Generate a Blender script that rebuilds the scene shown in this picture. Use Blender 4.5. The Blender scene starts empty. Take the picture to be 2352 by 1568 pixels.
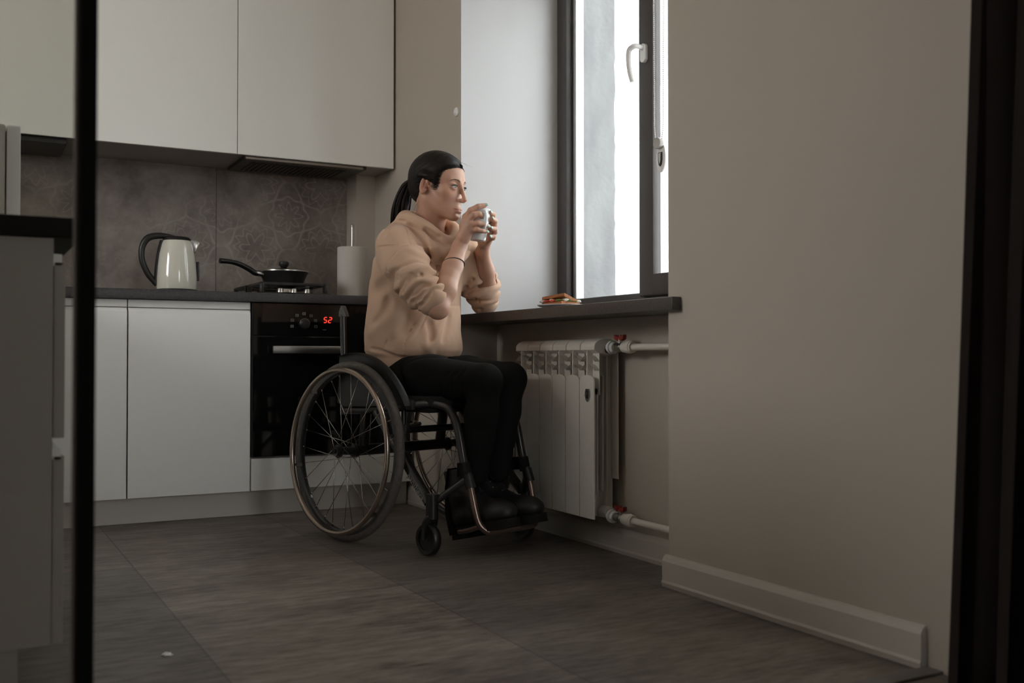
import bpy, bmesh, math, random
import numpy as np
from mathutils import Vector, Matrix, Euler
R = math.radians
SC = bpy.context.scene
COL = SC.collection

# ------------------------------------------------------------------ camera, sky, light, exposure
cam_data = bpy.data.cameras.new('camera'); cam = bpy.data.objects.new('camera', cam_data); COL.objects.link(cam)
cam.location = (0, 0, .615); cam.rotation_euler = (R(90.93), 0, R(-28.6))
cam_data.sensor_width = 36; cam_data.lens = 35.77; cam_data.clip_start = .05
cam_data.dof.use_dof = True; cam_data.dof.focus_distance = 3.42; cam_data.dof.aperture_fstop = 3.6
SC.camera = cam
SC.view_settings.view_transform = 'Standard'; SC.view_settings.look = 'None'
SC.view_settings.gamma = 1; SC.view_settings.use_curve_mapping = False
SC.view_settings.exposure = 0.0

world = bpy.data.worlds.new('overcast_sky'); SC.world = world; world.use_nodes = True
wn = world.node_tree.nodes; wl = world.node_tree.links
bg = wn['Background']; bg.inputs['Strength'].default_value = 10.0
tc = wn.new('ShaderNodeTexCoord'); sp = wn.new('ShaderNodeSeparateXYZ'); cr = wn.new('ShaderNodeValToRGB')
wl.new(tc.outputs['Generated'], sp.inputs[0]); wl.new(sp.outputs[2], cr.inputs[0]); wl.new(cr.outputs[0], bg.inputs[0])
cr.color_ramp.elements[0].position = 0.0; cr.color_ramp.elements[0].color = (.50, .49, .48, 1)
cr.color_ramp.elements[1].position = .12; cr.color_ramp.elements[1].color = (.93, .96, 1.0, 1)

def area(name, loc, rot, sx, sy, power, color, portal=False, spread=180):
    l = bpy.data.lights.new(name, 'AREA'); l.shape = 'RECTANGLE'; l.size = sx; l.size_y = sy
    l.energy = power; l.color = color; l.spread = R(spread)
    if portal: l.cycles.is_portal = True
    o = bpy.data.objects.new(name, l); COL.objects.link(o); o.location = loc; o.rotation_euler = rot
    return o
area('window_portal', (2.2, 2.865, 1.49), (0, R(90), 0), 1.42, 1.3, 10, (1, 1, 1), True)
# sky sampling portal, then an unseen fill lamp added behind the camera
area('sky_portal', (60, 0, 45), (0, 0, 0), 140, 160, 10, (1, 1, 1), True)
area('rear_fill', (1.22, -2.40, 1.35), (R(90), 0, R(180)), .7, 1.9, 20, (1.0, .93, .84))

# daylight of the kitchen's second window, in the left wall beyond the side worktop
area('kitchen_side_daylight', (-2.24, 2.75, 1.85), (0, R(-90), 0), 1.0, .8, 22, (1.0, .96, .89))

# ------------------------------------------------------------------ helpers
def mat(name, color, rough=.5, metal=0.0, noise=None, bump=None, coat=0.0, spec=.5, sss=0.0, emit=None, sheen=0.0):
    """noise=(scale, color2, detail, stretch xyz)  bump=(scale, strength, distance, stretch)"""
    if rough > .65 and max(color) < .06 and spec == .5: spec = .12
    m = bpy.data.materials.new(name); m.use_nodes = True
    n = m.node_tree.nodes; l = m.node_tree.links; p = n['Principled BSDF']
    p.inputs['Base Color'].default_value = (*color, 1); p.inputs['Roughness'].default_value = rough
    p.inputs['Metallic'].default_value = metal; p.inputs['Coat Weight'].default_value = coat
    p.inputs['Coat Roughness'].default_value = .06
    p.inputs['Specular IOR Level'].default_value = spec
    if sheen: p.inputs['Sheen Weight'].default_value = sheen
    if sss:
        p.inputs['Subsurface Weight'].default_value = sss
        p.inputs['Subsurface Radius'].default_value = (.6, .25, .12); p.inputs['Subsurface Scale'].default_value = .012
    if emit:
        p.inputs['Emission Color'].default_value = (*emit[0], 1); p.inputs['Emission Strength'].default_value = emit[1]
    if noise or bump:
        t = n.new('ShaderNodeTexCoord')
    if noise:
        sc, c2, det, st = noise
        mp = n.new('ShaderNodeMapping'); mp.inputs['Scale'].default_value = st; l.new(t.outputs['Object'], mp.inputs[0])
        nz = n.new('ShaderNodeTexNoise'); nz.inputs['Scale'].default_value = sc; nz.inputs['Detail'].default_value = det
        l.new(mp.outputs[0], nz.inputs['Vector'])
        r = n.new('ShaderNodeValToRGB'); r.color_ramp.elements[0].position = .35; r.color_ramp.elements[1].position = .68
        r.color_ramp.elements[0].color = (*color, 1); r.color_ramp.elements[1].color = (*c2, 1)
        l.new(nz.outputs['Fac'], r.inputs[0]); l.new(r.outputs[0], p.inputs['Base Color'])
    if bump:
        sc, s, d, st = bump
        mp = n.new('ShaderNodeMapping'); mp.inputs['Scale'].default_value = st; l.new(t.outputs['Object'], mp.inputs[0])
        nz = n.new('ShaderNodeTexNoise'); nz.inputs['Scale'].default_value = sc; nz.inputs['Detail'].default_value = 4
        l.new(mp.outputs[0], nz.inputs['Vector'])
        b = n.new('ShaderNodeBump'); b.inputs['Strength'].default_value = s; b.inputs['Distance'].default_value = d
        l.new(nz.outputs['Fac'], b.inputs['Height']); l.new(b.outputs[0], p.inputs['Normal'])
    return m

def link(name, bm, m, parent=None, smooth=False, loc=None):
    me = bpy.data.meshes.new(name)
    bmesh.ops.recalc_face_normals(bm, faces=bm.faces)
    if smooth and smooth != 'full':
        for e in bm.edges:
            if len(e.link_faces) != 2: e.smooth = False; continue
            an = e.calc_face_angle(0); A0, A1 = e.link_faces[0].calc_area(), e.link_faces[1].calc_area()
            if an > R(40) or (an > R(8) and max(A0, A1) > 25 * min(A0, A1)): e.smooth = False
    bm.to_mesh(me); bm.free()
    o = bpy.data.objects.new(name, me); COL.objects.link(o)
    if isinstance(m, (list, tuple)):
        for x in m: me.materials.append(x)
    else: me.materials.append(m)
    if smooth:
        me.polygons.foreach_set('use_smooth', [True] * len(me.polygons))
    if parent: o.parent = parent
    return o

def tag(o, label=None, cat=None, group=None, kind=None):
    if label: o['label'] = label
    if cat: o['category'] = cat
    if group: o['group'] = group
    if kind: o['kind'] = kind
    return o

def empty(name, loc=(0, 0, 0), rz=0.0, label=None, cat=None, group=None):
    o = bpy.data.objects.new(name, None); COL.objects.link(o); o.empty_display_size = .05
    o.location = loc; o.rotation_euler = (0, 0, rz)
    return tag(o, label, cat, group)

def BM(): return bmesh.new()

def box(bm, lo, hi, bev=0.0, seg=2, mi=0):
    t = bmesh.new(); bmesh.ops.create_cube(t, size=1)
    for v in t.verts:
        v.co = Vector([lo[i] + (v.co[i] + .5) * (hi[i] - lo[i]) for i in range(3)])
    if bev:
        bmesh.ops.bevel(t, geom=list(t.edges), offset=bev, segments=seg, profile=.6, affect='EDGES')
    for f in t.faces: f.material_index = mi
    merge(bm, t); return bm

def merge(bm, t, M=None):
    if M is not None: bmesh.ops.transform(t, matrix=M, verts=t.verts)
    vm = {}
    for v in t.verts: vm[v] = bm.verts.new(v.co)
    for f in t.faces:
        try:
            g = bm.faces.new([vm[v] for v in f.verts]); g.material_index = f.material_index; g.smooth = f.smooth
        except ValueError: pass
    t.free()

def B(name, lo, hi, m, parent=None, bev=0.0, seg=2):
    return link(name, box(BM(), lo, hi, bev, seg), m, parent, smooth=bool(bev))

def smooth_path(P, n=8, closed=False):
    P = [Vector(p) for p in P]; out = []; N = len(P)
    rng = range(N if closed else N - 1)
    for i in rng:
        if closed: a, b, c, d = P[(i - 1) % N], P[i], P[(i + 1) % N], P[(i + 2) % N]
        else: a, b, c, d = P[max(i - 1, 0)], P[i], P[i + 1], P[min(i + 2, N - 1)]
        for k in range(n):
            t = k / n
            out.append(.5 * ((2 * b) + (c - a) * t + (2 * a - 5 * b + 4 * c - d) * t * t + (3 * b - a - 3 * c + d) * t ** 3))
    if not closed: out.append(P[-1])
    return out

def tube(bm, P, r, seg=10, closed=False, flat=1.0, up=None, mi=0, sq=False):
    """sweep a circle (or ellipse: flat scales the second axis) along P; r number or list"""
    P = [Vector(p) for p in P]; N = len(P)
    rs = r if isinstance(r, (list, tuple)) else [r] * N
    if len(rs) != N: rs = list(np.interp(np.linspace(0, 1, N), np.linspace(0, 1, len(rs)), rs))
    rings = []; prev = None
    for i in range(N):
        if closed: t = (P[(i + 1) % N] - P[(i - 1) % N]).normalized()
        else: t = (P[min(i + 1, N - 1)] - P[max(i - 1, 0)]).normalized()
        if prev is None:
            u = Vector(up) if up is not None else (Vector((0, 0, 1)) if abs(t.z) < .9 else Vector((1, 0, 0)))
        else: u = prev
        u = (u - t * u.dot(t)).normalized()
        if up is not None:
            w0 = Vector(up); w0 = w0 - t * w0.dot(t)
            if w0.length > 1e-3: u = w0.normalized()
        prev = u; w = t.cross(u)
        ring = []
        for k in range(seg):
            a = 2 * math.pi * (k + (.5 if sq else 0)) / seg
            ring.append(bm.verts.new(P[i] + u * math.cos(a) * rs[i] + w * math.sin(a) * rs[i] * flat))
        rings.append(ring)
    for i in range(N if closed else N - 1):
        A, Bb = rings[i], rings[(i + 1) % N]
        for k in range(seg):
            f = bm.faces.new((A[k], A[(k + 1) % seg], Bb[(k + 1) % seg], Bb[k])); f.material_index = mi
    if not closed:
        f = bm.faces.new(rings[0]); f.material_index = mi
        f = bm.faces.new(rings[-1]); f.material_index = mi
    return bm

def lathe(bm, prof, c=(0, 0, 0), seg=32, M=None, mi=0):
    """prof: list of (radius, z)"""
    t = bmesh.new(); rings = []
    for (r, z) in prof:
        if r < 1e-6: rings.append([t.verts.new((0, 0, z))])
        else: rings.append([t.verts.new((r * math.cos(2 * math.pi * k / seg), r * math.sin(2 * math.pi * k / seg), z)) for k in range(seg)])
    for A, Bb in zip(rings, rings[1:]):
        for k in range(seg):
            k2 = (k + 1) % seg
            if len(A) == 1 and len(Bb) == 1: continue
            if len(A) == 1: t.faces.new((A[0], Bb[k], Bb[k2]))
            elif len(Bb) == 1: t.faces.new((A[k], A[k2], Bb[0]))
            else: t.faces.new((A[k], A[k2], Bb[k2], Bb[k]))
    for f in t.faces: f.material_index = mi
    T = Matrix.Translation(c)
    merge(bm, t, T @ M if M is not None else T); return bm

def prism(bm, poly, axis, a, b, bev=0.0, mi=0):
    """extrude a 2D polygon along axis: 'x' -> poly is (y,z), 'y' -> (x,z), 'z' -> (x,y)"""
    def P(p, c): return {'x': (c, p[0], p[1]), 'y': (p[0], c, p[1]), 'z': (p[0], p[1], c)}[axis]
    t = bmesh.new()
    A = [t.verts.new(P(p, a)) for p in poly]; C = [t.verts.new(P(p, b)) for p in poly]
    t.faces.new(A); t.faces.new(C)
    for i in range(len(poly)): t.faces.new((A[i], A[(i + 1) % len(poly)], C[(i + 1) % len(poly)], C[i]))
    if bev:
        bmesh.ops.recalc_face_normals(t, faces=t.faces)
        bmesh.ops.bevel(t, geom=list(t.edges), offset=bev, segments=2, profile=.6, affect='EDGES')
    for f in t.faces: f.material_index = mi
    merge(bm, t); return bm

def struct(o): o['kind'] = 'structure'; return o

# ------------------------------------------------------------------ materials
M = {}
M['wall'] = mat('painted_plaster', (.485, .43, .365), .85, bump=(90, .12, .002, (1, 1, 1)))
M['ceiling'] = mat('ceiling_paint', (.75, .73, .70), .9)
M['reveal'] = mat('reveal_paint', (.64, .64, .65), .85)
M['base'] = mat('baseboard_white', (.56, .515, .46), .38)
M['upper'] = mat('glossy_white_front', (.86, .855, .81), .28, coat=.2)
M['lower'] = mat('satin_white_front', (.87, .865, .83), .34)
M['carcass'] = mat('cabinet_board', (.60, .58, .54), .5)
M['plinth'] = mat('plinth_board', (.62, .57, .51), .45)
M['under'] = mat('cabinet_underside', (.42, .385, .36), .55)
M['alu'] = mat('brushed_aluminium', (.62, .60, .57), .3, metal=.9)
M['worktop'] = mat('dark_stone_laminate', (.030, .027, .028), .42, noise=(180, (.055, .05, .051), 3, (1, 1, 1)))
M['sill'] = mat('dark_sill_laminate', (.05, .043, .04), .4, noise=(120, (.075, .066, .06), 3, (1, 1, 1)))
M['black'] = mat('black_plastic', (.012, .012, .012), .4)
M['blackglass'] = mat('black_glass', (.006, .006, .006), .05, coat=.6)
M['blackmetal'] = mat('black_enamel', (.015, .015, .014), .3)
M['steel'] = mat('stainless_steel', (.55, .53, .50), .28, metal=1.0)
M['chrome'] = mat('chrome', (.8, .8, .8), .1, metal=1.0)
M['whiteplastic'] = mat('white_plastic', (.8, .8, .79), .35)
M['pipe'] = mat('white_pipe', (.74, .70, .62), .4)
M['radiator'] = mat('radiator_enamel', (.76, .73, .67), .35)
M['red'] = mat('red_enamel', (.25, .02, .015), .4)
M['pvc'] = mat('anthracite_window_frame', (.055, .048, .047), .42)
M['pvcwhite'] = mat('white_window_frame', (.8, .8, .8), .4)
M['cream'] = mat('cream_enamel', (.66, .65, .56), .14, coat=.5)
M['paper'] = mat('paper_towel', (.66, .62, .57), .9, bump=(260, .3, .001, (1, 1, 1)))

def floor_mat():
    m = bpy.data.materials.new('stone_look_floor_tiles'); m.use_nodes = True
    n = m.node_tree.nodes; l = m.node_tree.links; p = n['Principled BSDF']
    t = n.new('ShaderNodeTexCoord')
    mp = n.new('ShaderNodeMapping'); mp.inputs['Scale'].default_value = (1.0, 2.6, 1); l.new(t.outputs['Object'], mp.inputs[0])
    a = n.new('ShaderNodeTexNoise'); a.inputs['Scale'].default_value = 1.7; a.inputs['Detail'].default_value = 9; a.inputs['Roughness'].default_value = .62
    l.new(mp.outputs[0], a.inputs['Vector'])
    mp2 = n.new('ShaderNodeMapping'); mp2.inputs['Scale'].default_value = (3.2, 12, 1); l.new(t.outputs['Object'], mp2.inputs[0])
    b = n.new('ShaderNodeTexNoise'); b.inputs['Scale'].default_value = 3.5; b.inputs['Detail'].default_value = 8; b.inputs['Roughness'].default_value = .7
    l.new(mp2.outputs[0], b.inputs['Vector'])
    mx = n.new('ShaderNodeMath'); mx.operation = 'MULTIPLY_ADD'; mx.inputs[1].default_value = .55; l.new(b.outputs['Fac'], mx.inputs[0]); 
    sc = n.new('ShaderNodeMath'); sc.operation = 'MULTIPLY'; sc.inputs[1].default_value = .45; l.new(a.outputs['Fac'], sc.inputs[0]); l.new(sc.outputs[0], mx.inputs[2])
    r = n.new('ShaderNodeValToRGB'); l.new(mx.outputs[0], r.inputs[0])
    e = r.color_ramp.elements; e[0].position = .38; e[0].color = (.066, .051, .041, 1); e[1].position = .62; e[1].color = (.285, .25, .22, 1)
    # tile grid: brick texture with long tiles running along Y
    mb = n.new('ShaderNodeMapping'); mb.inputs['Rotation'].default_value = (0, 0, R(90)); mb.inputs['Location'].default_value = (.17, -.46 + .6, 0)
    l.new(t.outputs['Object'], mb.inputs[0])
    br = n.new('ShaderNodeTexBrick'); br.offset = .5; br.inputs['Scale'].default_value = 1; br.inputs['Brick Width'].default_value = 1.2
    br.inputs['Row Height'].default_value = .6; br.inputs['Mortar Size'].default_value = .003; br.inputs['Mortar Smooth'].default_value = .3
    br.inputs['Color1'].default_value = (.82, .82, .82, 1); br.inputs['Color2'].default_value = (1.22, 1.18, 1.15, 1); br.inputs['Mortar'].default_value = (.6, .6, .6, 1)
    br.inputs['Bias'].default_value = 0
    l.new(mb.outputs[0], br.inputs['Vector'])
    mul = n.new('ShaderNodeMixRGB'); mul.blend_type = 'MULTIPLY'; mul.inputs[0].default_value = 1
    l.new(r.outputs[0], mul.inputs[1]); l.new(br.outputs['Color'], mul.inputs[2]); l.new(mul.outputs[0], p.inputs['Base Color'])
    rr = n.new('ShaderNodeMapRange'); rr.inputs['To Min'].default_value = .38; rr.inputs['To Max'].default_value = .56
    l.new(b.outputs['Fac'], rr.inputs[0]); l.new(rr.outputs[0], p.inputs['Roughness'])
    bu = n.new('ShaderNodeBump'); bu.inputs['Strength'].default_value = .25; bu.inputs['Distance'].default_value = .002
    l.new(mx.outputs[0], bu.inputs['Height']); l.new(bu.outputs[0], p.inputs['Normal'])
    return m
M['floor'] = floor_mat()

def splash_mat():
    """brown-grey slab with faded flower medallions and scrollwork"""
    m = bpy.data.materials.new('patterned_backsplash'); m.use_nodes = True
    n = m.node_tree.nodes; l = m.node_tree.links; p = n['Principled BSDF']; p.inputs['Roughness'].default_value = .42
    t = n.new('ShaderNodeTexCoord')
    def math_(op, a, b=None, c=None):
        x = n.new('ShaderNodeMath'); x.operation = op
        for i, v in enumerate((a, b, c)):
            if v is None: continue
            if isinstance(v, (int, float)): x.inputs[i].default_value = v
            else: l.new(v, x.inputs[i])
        return x.outputs[0]
    s = n.new('ShaderNodeSeparateXYZ'); l.new(t.outputs['Object'], s.inputs[0])
    # warp
    nz = n.new('ShaderNodeTexNoise'); nz.inputs['Scale'].default_value = 9; nz.inputs['Detail'].default_value = 3; l.new(t.outputs['Object'], nz.inputs['Vector'])
    wv = math_('MULTIPLY', math_('SUBTRACT', nz.outputs['Fac'], .5), .03)
    X = math_('ADD', s.outputs[0], wv); Z = math_('ADD', s.outputs[2], wv)
    per = .30
    def cell(v, off): return math_('SUBTRACT', math_('PINGPONG', math_('ADD', v, off), per), per / 2)
    cx = cell(X, .03); cz = cell(Z, .09)
    def petals(cx, cz, k, r0, w, amp):
        rad = math_('SQRT', math_('ADD', math_('MULTIPLY', cx, cx), math_('MULTIPLY', cz, cz)))
        ang = math_('ARCTAN2', cz, cx)
        rr = math_('ADD', r0, math_('MULTIPLY', math_('COSINE', math_('MULTIPLY', ang, k)), amp))
        d = math_('ABSOLUTE', math_('SUBTRACT', rad, rr))
        return math_('SUBTRACT', 1, math_('MINIMUM', math_('DIVIDE', d, w), 1))
    A = petals(cx, cz, 8, .045, .008, .018)
    Bp = petals(cx, cz, 8, .085, .007, .006)
    Cc = petals(cx, cz, 4, .125, .01, .03)
    c2x = cell(X, .03 + per / 2); c2z = cell(Z, .09 + per / 2)
    D = petals(c2x, c2z, 6, .05, .009, .02)
    E_ = petals(c2x, c2z, 12, .085, .006, .012)
    pat = math_('MAXIMUM', math_('MAXIMUM', A, Bp), math_('MAXIMUM', math_('MAXIMUM', Cc, D), E_))
    big = n.new('ShaderNodeTexNoise'); big.inputs['Scale'].default_value = 3.2; big.inputs['Detail'].default_value = 6; l.new(t.outputs['Object'], big.inputs['Vector'])
    mask = math_('MULTIPLY', pat, n_clamp(n, l, big.outputs['Fac'], .45, .62))
    r = n.new('ShaderNodeValToRGB'); fine = n.new('ShaderNodeTexNoise'); fine.inputs['Scale'].default_value = 5.5; fine.inputs['Detail'].default_value = 10; fine.inputs['Roughness'].default_value = .65
    l.new(t.outputs['Object'], fine.inputs['Vector']); l.new(fine.outputs['Fac'], r.inputs[0])
    e = r.color_ramp.elements; e[0].position = .33; e[0].color = (.12, .094, .080, 1); e[1].position = .66; e[1].color = (.30, .255, .225, 1)
    mx = n.new('ShaderNodeMixRGB'); mx.blend_type = 'MIX'; l.new(math_('MULTIPLY', mask, .55), mx.inputs[0]); l.new(r.outputs[0], mx.inputs[1]); mx.inputs[2].default_value = (.44, .39, .345, 1)
    l.new(mx.outputs[0], p.inputs['Base Color'])
    return m
def n_clamp(n, l, v, a, b):
    x = n.new('ShaderNodeMapRange'); x.inputs['From Min'].default_value = a; x.inputs['From Max'].default_value = b
    l.new(v, x.inputs[0]); return x.outputs[0]
M['splash'] = splash_mat()

def glass_mat(name, tint, rough=0.0, fac=.08):
    m = bpy.data.materials.new(name); m.use_nodes = True
    n = m.node_tree.nodes; l = m.node_tree.links
    for x in list(n):
        if x.type != 'OUTPUT_MATERIAL': n.remove(x)
    out = [x for x in n if x.type == 'OUTPUT_MATERIAL'][0]
    tr = n.new('ShaderNodeBsdfTransparent'); tr.inputs[0].default_value = (*tint, 1)
    gl = n.new('ShaderNodeBsdfGlossy'); gl.inputs['Roughness'].default_value = rough
    fr = n.new('ShaderNodeFresnel'); ge = n.new('ShaderNodeNewGeometry'); mr = n.new('ShaderNodeMapRange')
    mr.inputs['To Min'].default_value = 1.45; mr.inputs['To Max'].default_value = 1 / 1.45
    l.new(ge.outputs['Backfacing'], mr.inputs[0]); l.new(mr.outputs[0], fr.inputs[0])
    mx = n.new('ShaderNodeMixShader'); l.new(fr.outputs[0], mx.inputs[0]); l.new(tr.outputs[0], mx.inputs[1]); l.new(gl.outputs[0], mx.inputs[2])
    l.new(mx.outputs[0], out.inputs[0]); return m
M['glass'] = glass_mat('window_glass', (.97, .98, .98))
M['tinted'] = glass_mat('partition_glass', (.84, .84, .81))

# ------------------------------------------------------------------ the room
XW, YK = 1.69, 4.56
H = 2.65
struct(B('floor', (-2.6, -2.6, -.1), (XW + .16, YK + .02, 0), M['floor']))
struct(B('ceiling', (-2.6, -2.6, H), (2.2, YK + .2, H + .1), M['ceiling']))
struct(B('wall_back', (-2.35, YK, 0), (XW + .02, YK + .15, H), M['wall']))
bm = BM(); box(bm, (-2.35, 1.34, 0), (-2.2, 2.35, H)); box(bm, (-2.35, 3.15, 0), (-2.2, YK, H)); box(bm, (-2.35, 2.35, 0), (-2.2, 3.15, 1.35)); box(bm, (-2.35, 2.35, 2.35), (-2.2, 3.15, H)); struct(link('wall_left', bm, M['wall']))
bm = BM(); box(bm, (-2.34, 2.35, 1.35), (-2.27, 2.41, 2.35)); box(bm, (-2.34, 3.09, 1.35), (-2.27, 3.15, 2.35)); box(bm, (-2.34, 2.41, 1.35), (-2.27, 3.09, 1.41)); box(bm, (-2.34, 2.41, 2.29), (-2.27, 3.09, 2.35)); struct(link('window_3', bm, mat('kitchen_window_frame', (.8, .8, .8), .4)))
struct(B('wall_partition', (-2.6, 1.30, 0), (-.47, 1.40, H), M['wall']))
struct(B('wall_far_left', (-2.75, -2.6, 0), (-2.6, 1.4, H), M['wall']))
# window wall: the pier by the kitchen, the long pier towards the camera, the thin wall under the sill, the lintel
struct(B('wall_right', (XW, -2.6, 0), (2.2, 2.215, H), M['wall']))
struct(B('wall_corner', (XW, 3.515, 0), (2.2, YK + .15, H), M['wall']))
struct(B('wall_niche', (1.85, 2.215, 0), (2.2, 3.515, .743), M['wall']))
struct(B('wall_lintel', (XW, 2.215, 2.2), (2.2, 3.515, H), M['wall']))
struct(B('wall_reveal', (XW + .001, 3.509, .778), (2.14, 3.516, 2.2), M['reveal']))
struct(B('wall_box', (1.598, 4.42, .80), (XW, YK, H), M['wall']))
# rear wall of the neighbouring room, with an opening added for the fill lamp
bm = BM(); box(bm, (-2.6, -2.6, 0), (.84, -2.45, H)); box(bm, (1.60, -2.6, 0), (XW, -2.45, H))
box(bm, (.84, -2.6, 0), (1.60, -2.45, .38)); box(bm, (.84, -2.6, 2.32), (1.60, -2.45, H)); struct(link('wall_rear', bm, mat('reflection_damping_dark', (.10, .085, .072), .9)))  # unseen wall, coloured dark to weaken its reflection in the partition glass
bm = BM()
for x in (.84, 1.53): box(bm, (x, -2.56, .38), (x + .07, -2.5, 2.32))
box(bm, (.84, -2.56, .38), (1.60, -2.5, .45)); box(bm, (.84, -2.56, 2.25), (1.60, -2.5, 2.32)); struct(link('added_rear_window', bm, M['pvcwhite']))  # frame of the added opening, made up to go with the rear fill

# baseboards with a rounded top edge
def baseboard(name, pts, h=.085, t=.016):
    """pts: wall-face line, board grows to the left of its direction"""
    bm = BM(); prof = [(0, 0), (t, 0), (t + .003, .012), (t, .018), (t, h - .016), (t - .005, h - .006), (t - .011, h - .001), (0, h)]
    P = [Vector((*p, 0)) for p in pts]
    rings = []
    for i, p in enumerate(P):
        d0 = (P[i] - P[i - 1]).normalized() if i else (P[1] - P[0]).normalized()
        d1 = (P[i + 1] - P[i]).normalized() if i < len(P) - 1 else d0
        n0 = Vector((-d0.y, d0.x, 0)); n1 = Vector((-d1.y, d1.x, 0)); nn = (n0 + n1); nn = nn / max(nn.dot(n0), .3)
        rings.append([bm.verts.new(p + nn * a + Vector((0, 0, z))) for a, z in prof])
    for A, C in zip(rings, rings[1:]):
        for k in range(len(prof)): bm.faces.new((A[k], A[(k + 1) % len(prof)], C[(k + 1) % len(prof)], C[k]))
    bm.faces.new(rings[0]); bm.faces.new(rings[-1])
    return struct(link(name, bm, M['base']))
baseboard('baseboard_right', [(XW, 1.385), (XW, 2.225)])
baseboard('baseboard_corner', [(XW, 2.2235), (1.833, 2.2235)])
baseboard('baseboard_niche', [(1.85, 2.215), (1.85, 3.515), (XW, 3.515), (XW, 3.99)], h=.078)
struct(B('trim_1', (-.47, 1.345, .0), (XW, 1.385, .006), mat('threshold_strip', (.16, .145, .13), .45), bev=.002))

# window: anthracite frame, fixed left light, sash with handle at the right
wx0, wx1 = 2.12, 2.185
win = struct(empty('window_1', (2.15, 2.865, .778)))
def WP(name, bm, m, smooth=True):
    o = link(name, bm, m, win, smooth); o.matrix_parent_inverse = Matrix.Translation((-2.15, -2.865, -.778)); return o
bm = BM()
box(bm, (wx0, 3.438, .79), (wx1, 3.509, 2.2), .004); box(bm, (wx0, 2.215, .79), (wx1, 2.29, 2.2), .004)
box(bm, (wx0, 2.29, .79), (wx1, 3.438, .845), .004); box(bm, (wx0, 2.29, 2.13), (wx1, 3.438, 2.2), .004)
box(bm, (wx0 + .003, 2.905, .84), (wx1, 2.951, 2.14), .003)
WP('frame', bm, M['pvc'])
bm = BM(); box(bm, (2.1, 2.838, .83), (2.126, 2.918, 2.16), .004); box(bm, (2.1, 2.26, .83), (2.126, 2.335, 2.16), .004)
box(bm, (2.1, 2.33, .83), (2.126, 2.845, .905), .004); box(bm, (2.1, 2.33, 2.08), (2.126, 2.845, 2.16), .004)
WP('sash', bm, M['pvc'])
bm = BM()                                        # white outer shell of the frame with its glazing steps
for a, b, c in ((2.186, 2.215, 3.47), (2.165, 2.187, 3.432), (2.15, 2.168, 3.424)):
    box(bm, (a, c - .012, .82), (b, 3.508, 2.19), .002)
box(bm, (2.186, 2.30, .80), (2.215, 3.45, .845), .002); pass
box(bm, (2.186, 2.215, .80), (2.215, 2.30, 2.19), .002)
WP('outer_frame', bm, M['pvcwhite'])
bm = BM(); box(bm, (2.146, 2.945, .84), (2.150, 3.44, 2.14)); box(bm, (2.166, 2.945, .84), (2.170, 3.44, 2.14)); WP('pane', bm, M['glass'], False)
bm = BM(); box(bm, (2.116, 2.33, .9), (2.120, 2.842, 2.085)); WP('pane', bm, M['glass'], False)
bm = BM(); box(bm, (2.150, 2.948, .842), (2.166, 2.953, 2.14)); box(bm, (2.150, 3.432, .842), (2.166, 3.438, 2.14)); box(bm, (2.150, 2.95, .842), (2.166, 3.44, .849))
WP('glazing_spacer', bm, M['alu'], False)
bm = BM(); prism(bm, [(2.879 + .015 * math.cos(a) , 1.677 + .018 * (1 if math.sin(a) > 0 else -1) + .015 * math.sin(a)) for a in np.linspace(0, 2 * math.pi, 24, endpoint=False)], 'x', 2.086, 2.1, .002)
tube(bm, smooth_path([(2.09, 2.879, 1.695), (2.062, 2.879, 1.697), (2.05, 2.885, 1.694), (2.045, 2.899, 1.685), (2.044, 2.902, 1.655), (2.046, 2.898, 1.61), (2.05, 2.889, 1.573)], 6), [.009, .009, .0095, .0095, .009, .0085, .0075], 12, flat=.8)
WP('window_handle', bm, M['whiteplastic'])

# dark sill
sill = tag(link('window_sill', prism(BM(), [(1.6585, 2.158), (XW - .001, 2.158), (XW - .001, 2.218), (2.12, 2.218), (2.12, 3.512), (XW - .001, 3.512), (XW - .001, 3.55), (1.6585, 3.55)], 'z', .743, .778, .003), M['sill'], smooth=True), 'dark brown stone-look window sill above the radiator', 'window sill')

# outdoors: plastered outer reveal with a chipped edge, pale block opposite
M['render'] = mat('weathered_render', (.245, .245, .25), .95, noise=(9, (.18, .18, .187), 9, (1.4, 1, .5)), bump=(28, .35, .008, (1, 1, 1)))
rnd = random.Random(4)
bm = BM(); edge = []
z = 0.3
while z < 2.5:
    edge.append((2.375 + rnd.uniform(-.003, .0035), z)); z += rnd.uniform(.02, .06)
prism(bm, [(2.216, .3)] + edge + [(2.216, 2.5)], 'y', 3.47, 4.6)
struct(link('wall_outer_reveal', bm, M['render']))
struct(B('wall_outer_sill', (2.216, 2.0, .5), (2.36, 3.47, .76), M['render']))
struct(B('wall_outer_pier', (2.2, -2.6, 0), (2.36, 2.2, 2.7), M['render']))
bl = empty('apartment_block', (30, 46, -12), R(-28), 'pale high-rise apartment block seen through the window across the street', 'building')
bm = BM(); box(bm, (0, -60, 0), (12, 8.0, 40)); link('facade', bm, mat('pale_facade', (.86, .86, .84), .8), bl)
Mwin = mat('facade_window', (.16, .16, .165), .4)
for k in range(11):
    for y in (-27, -24, -21, -18, -15, -12, -9, -6.0, -2.5, 1.0, 4.8):
        B('window', (-.04, y, 3 + 3.0 * k), (.02, y + 1.2, 4.5 + 3.0 * k), Mwin, bl)
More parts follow.
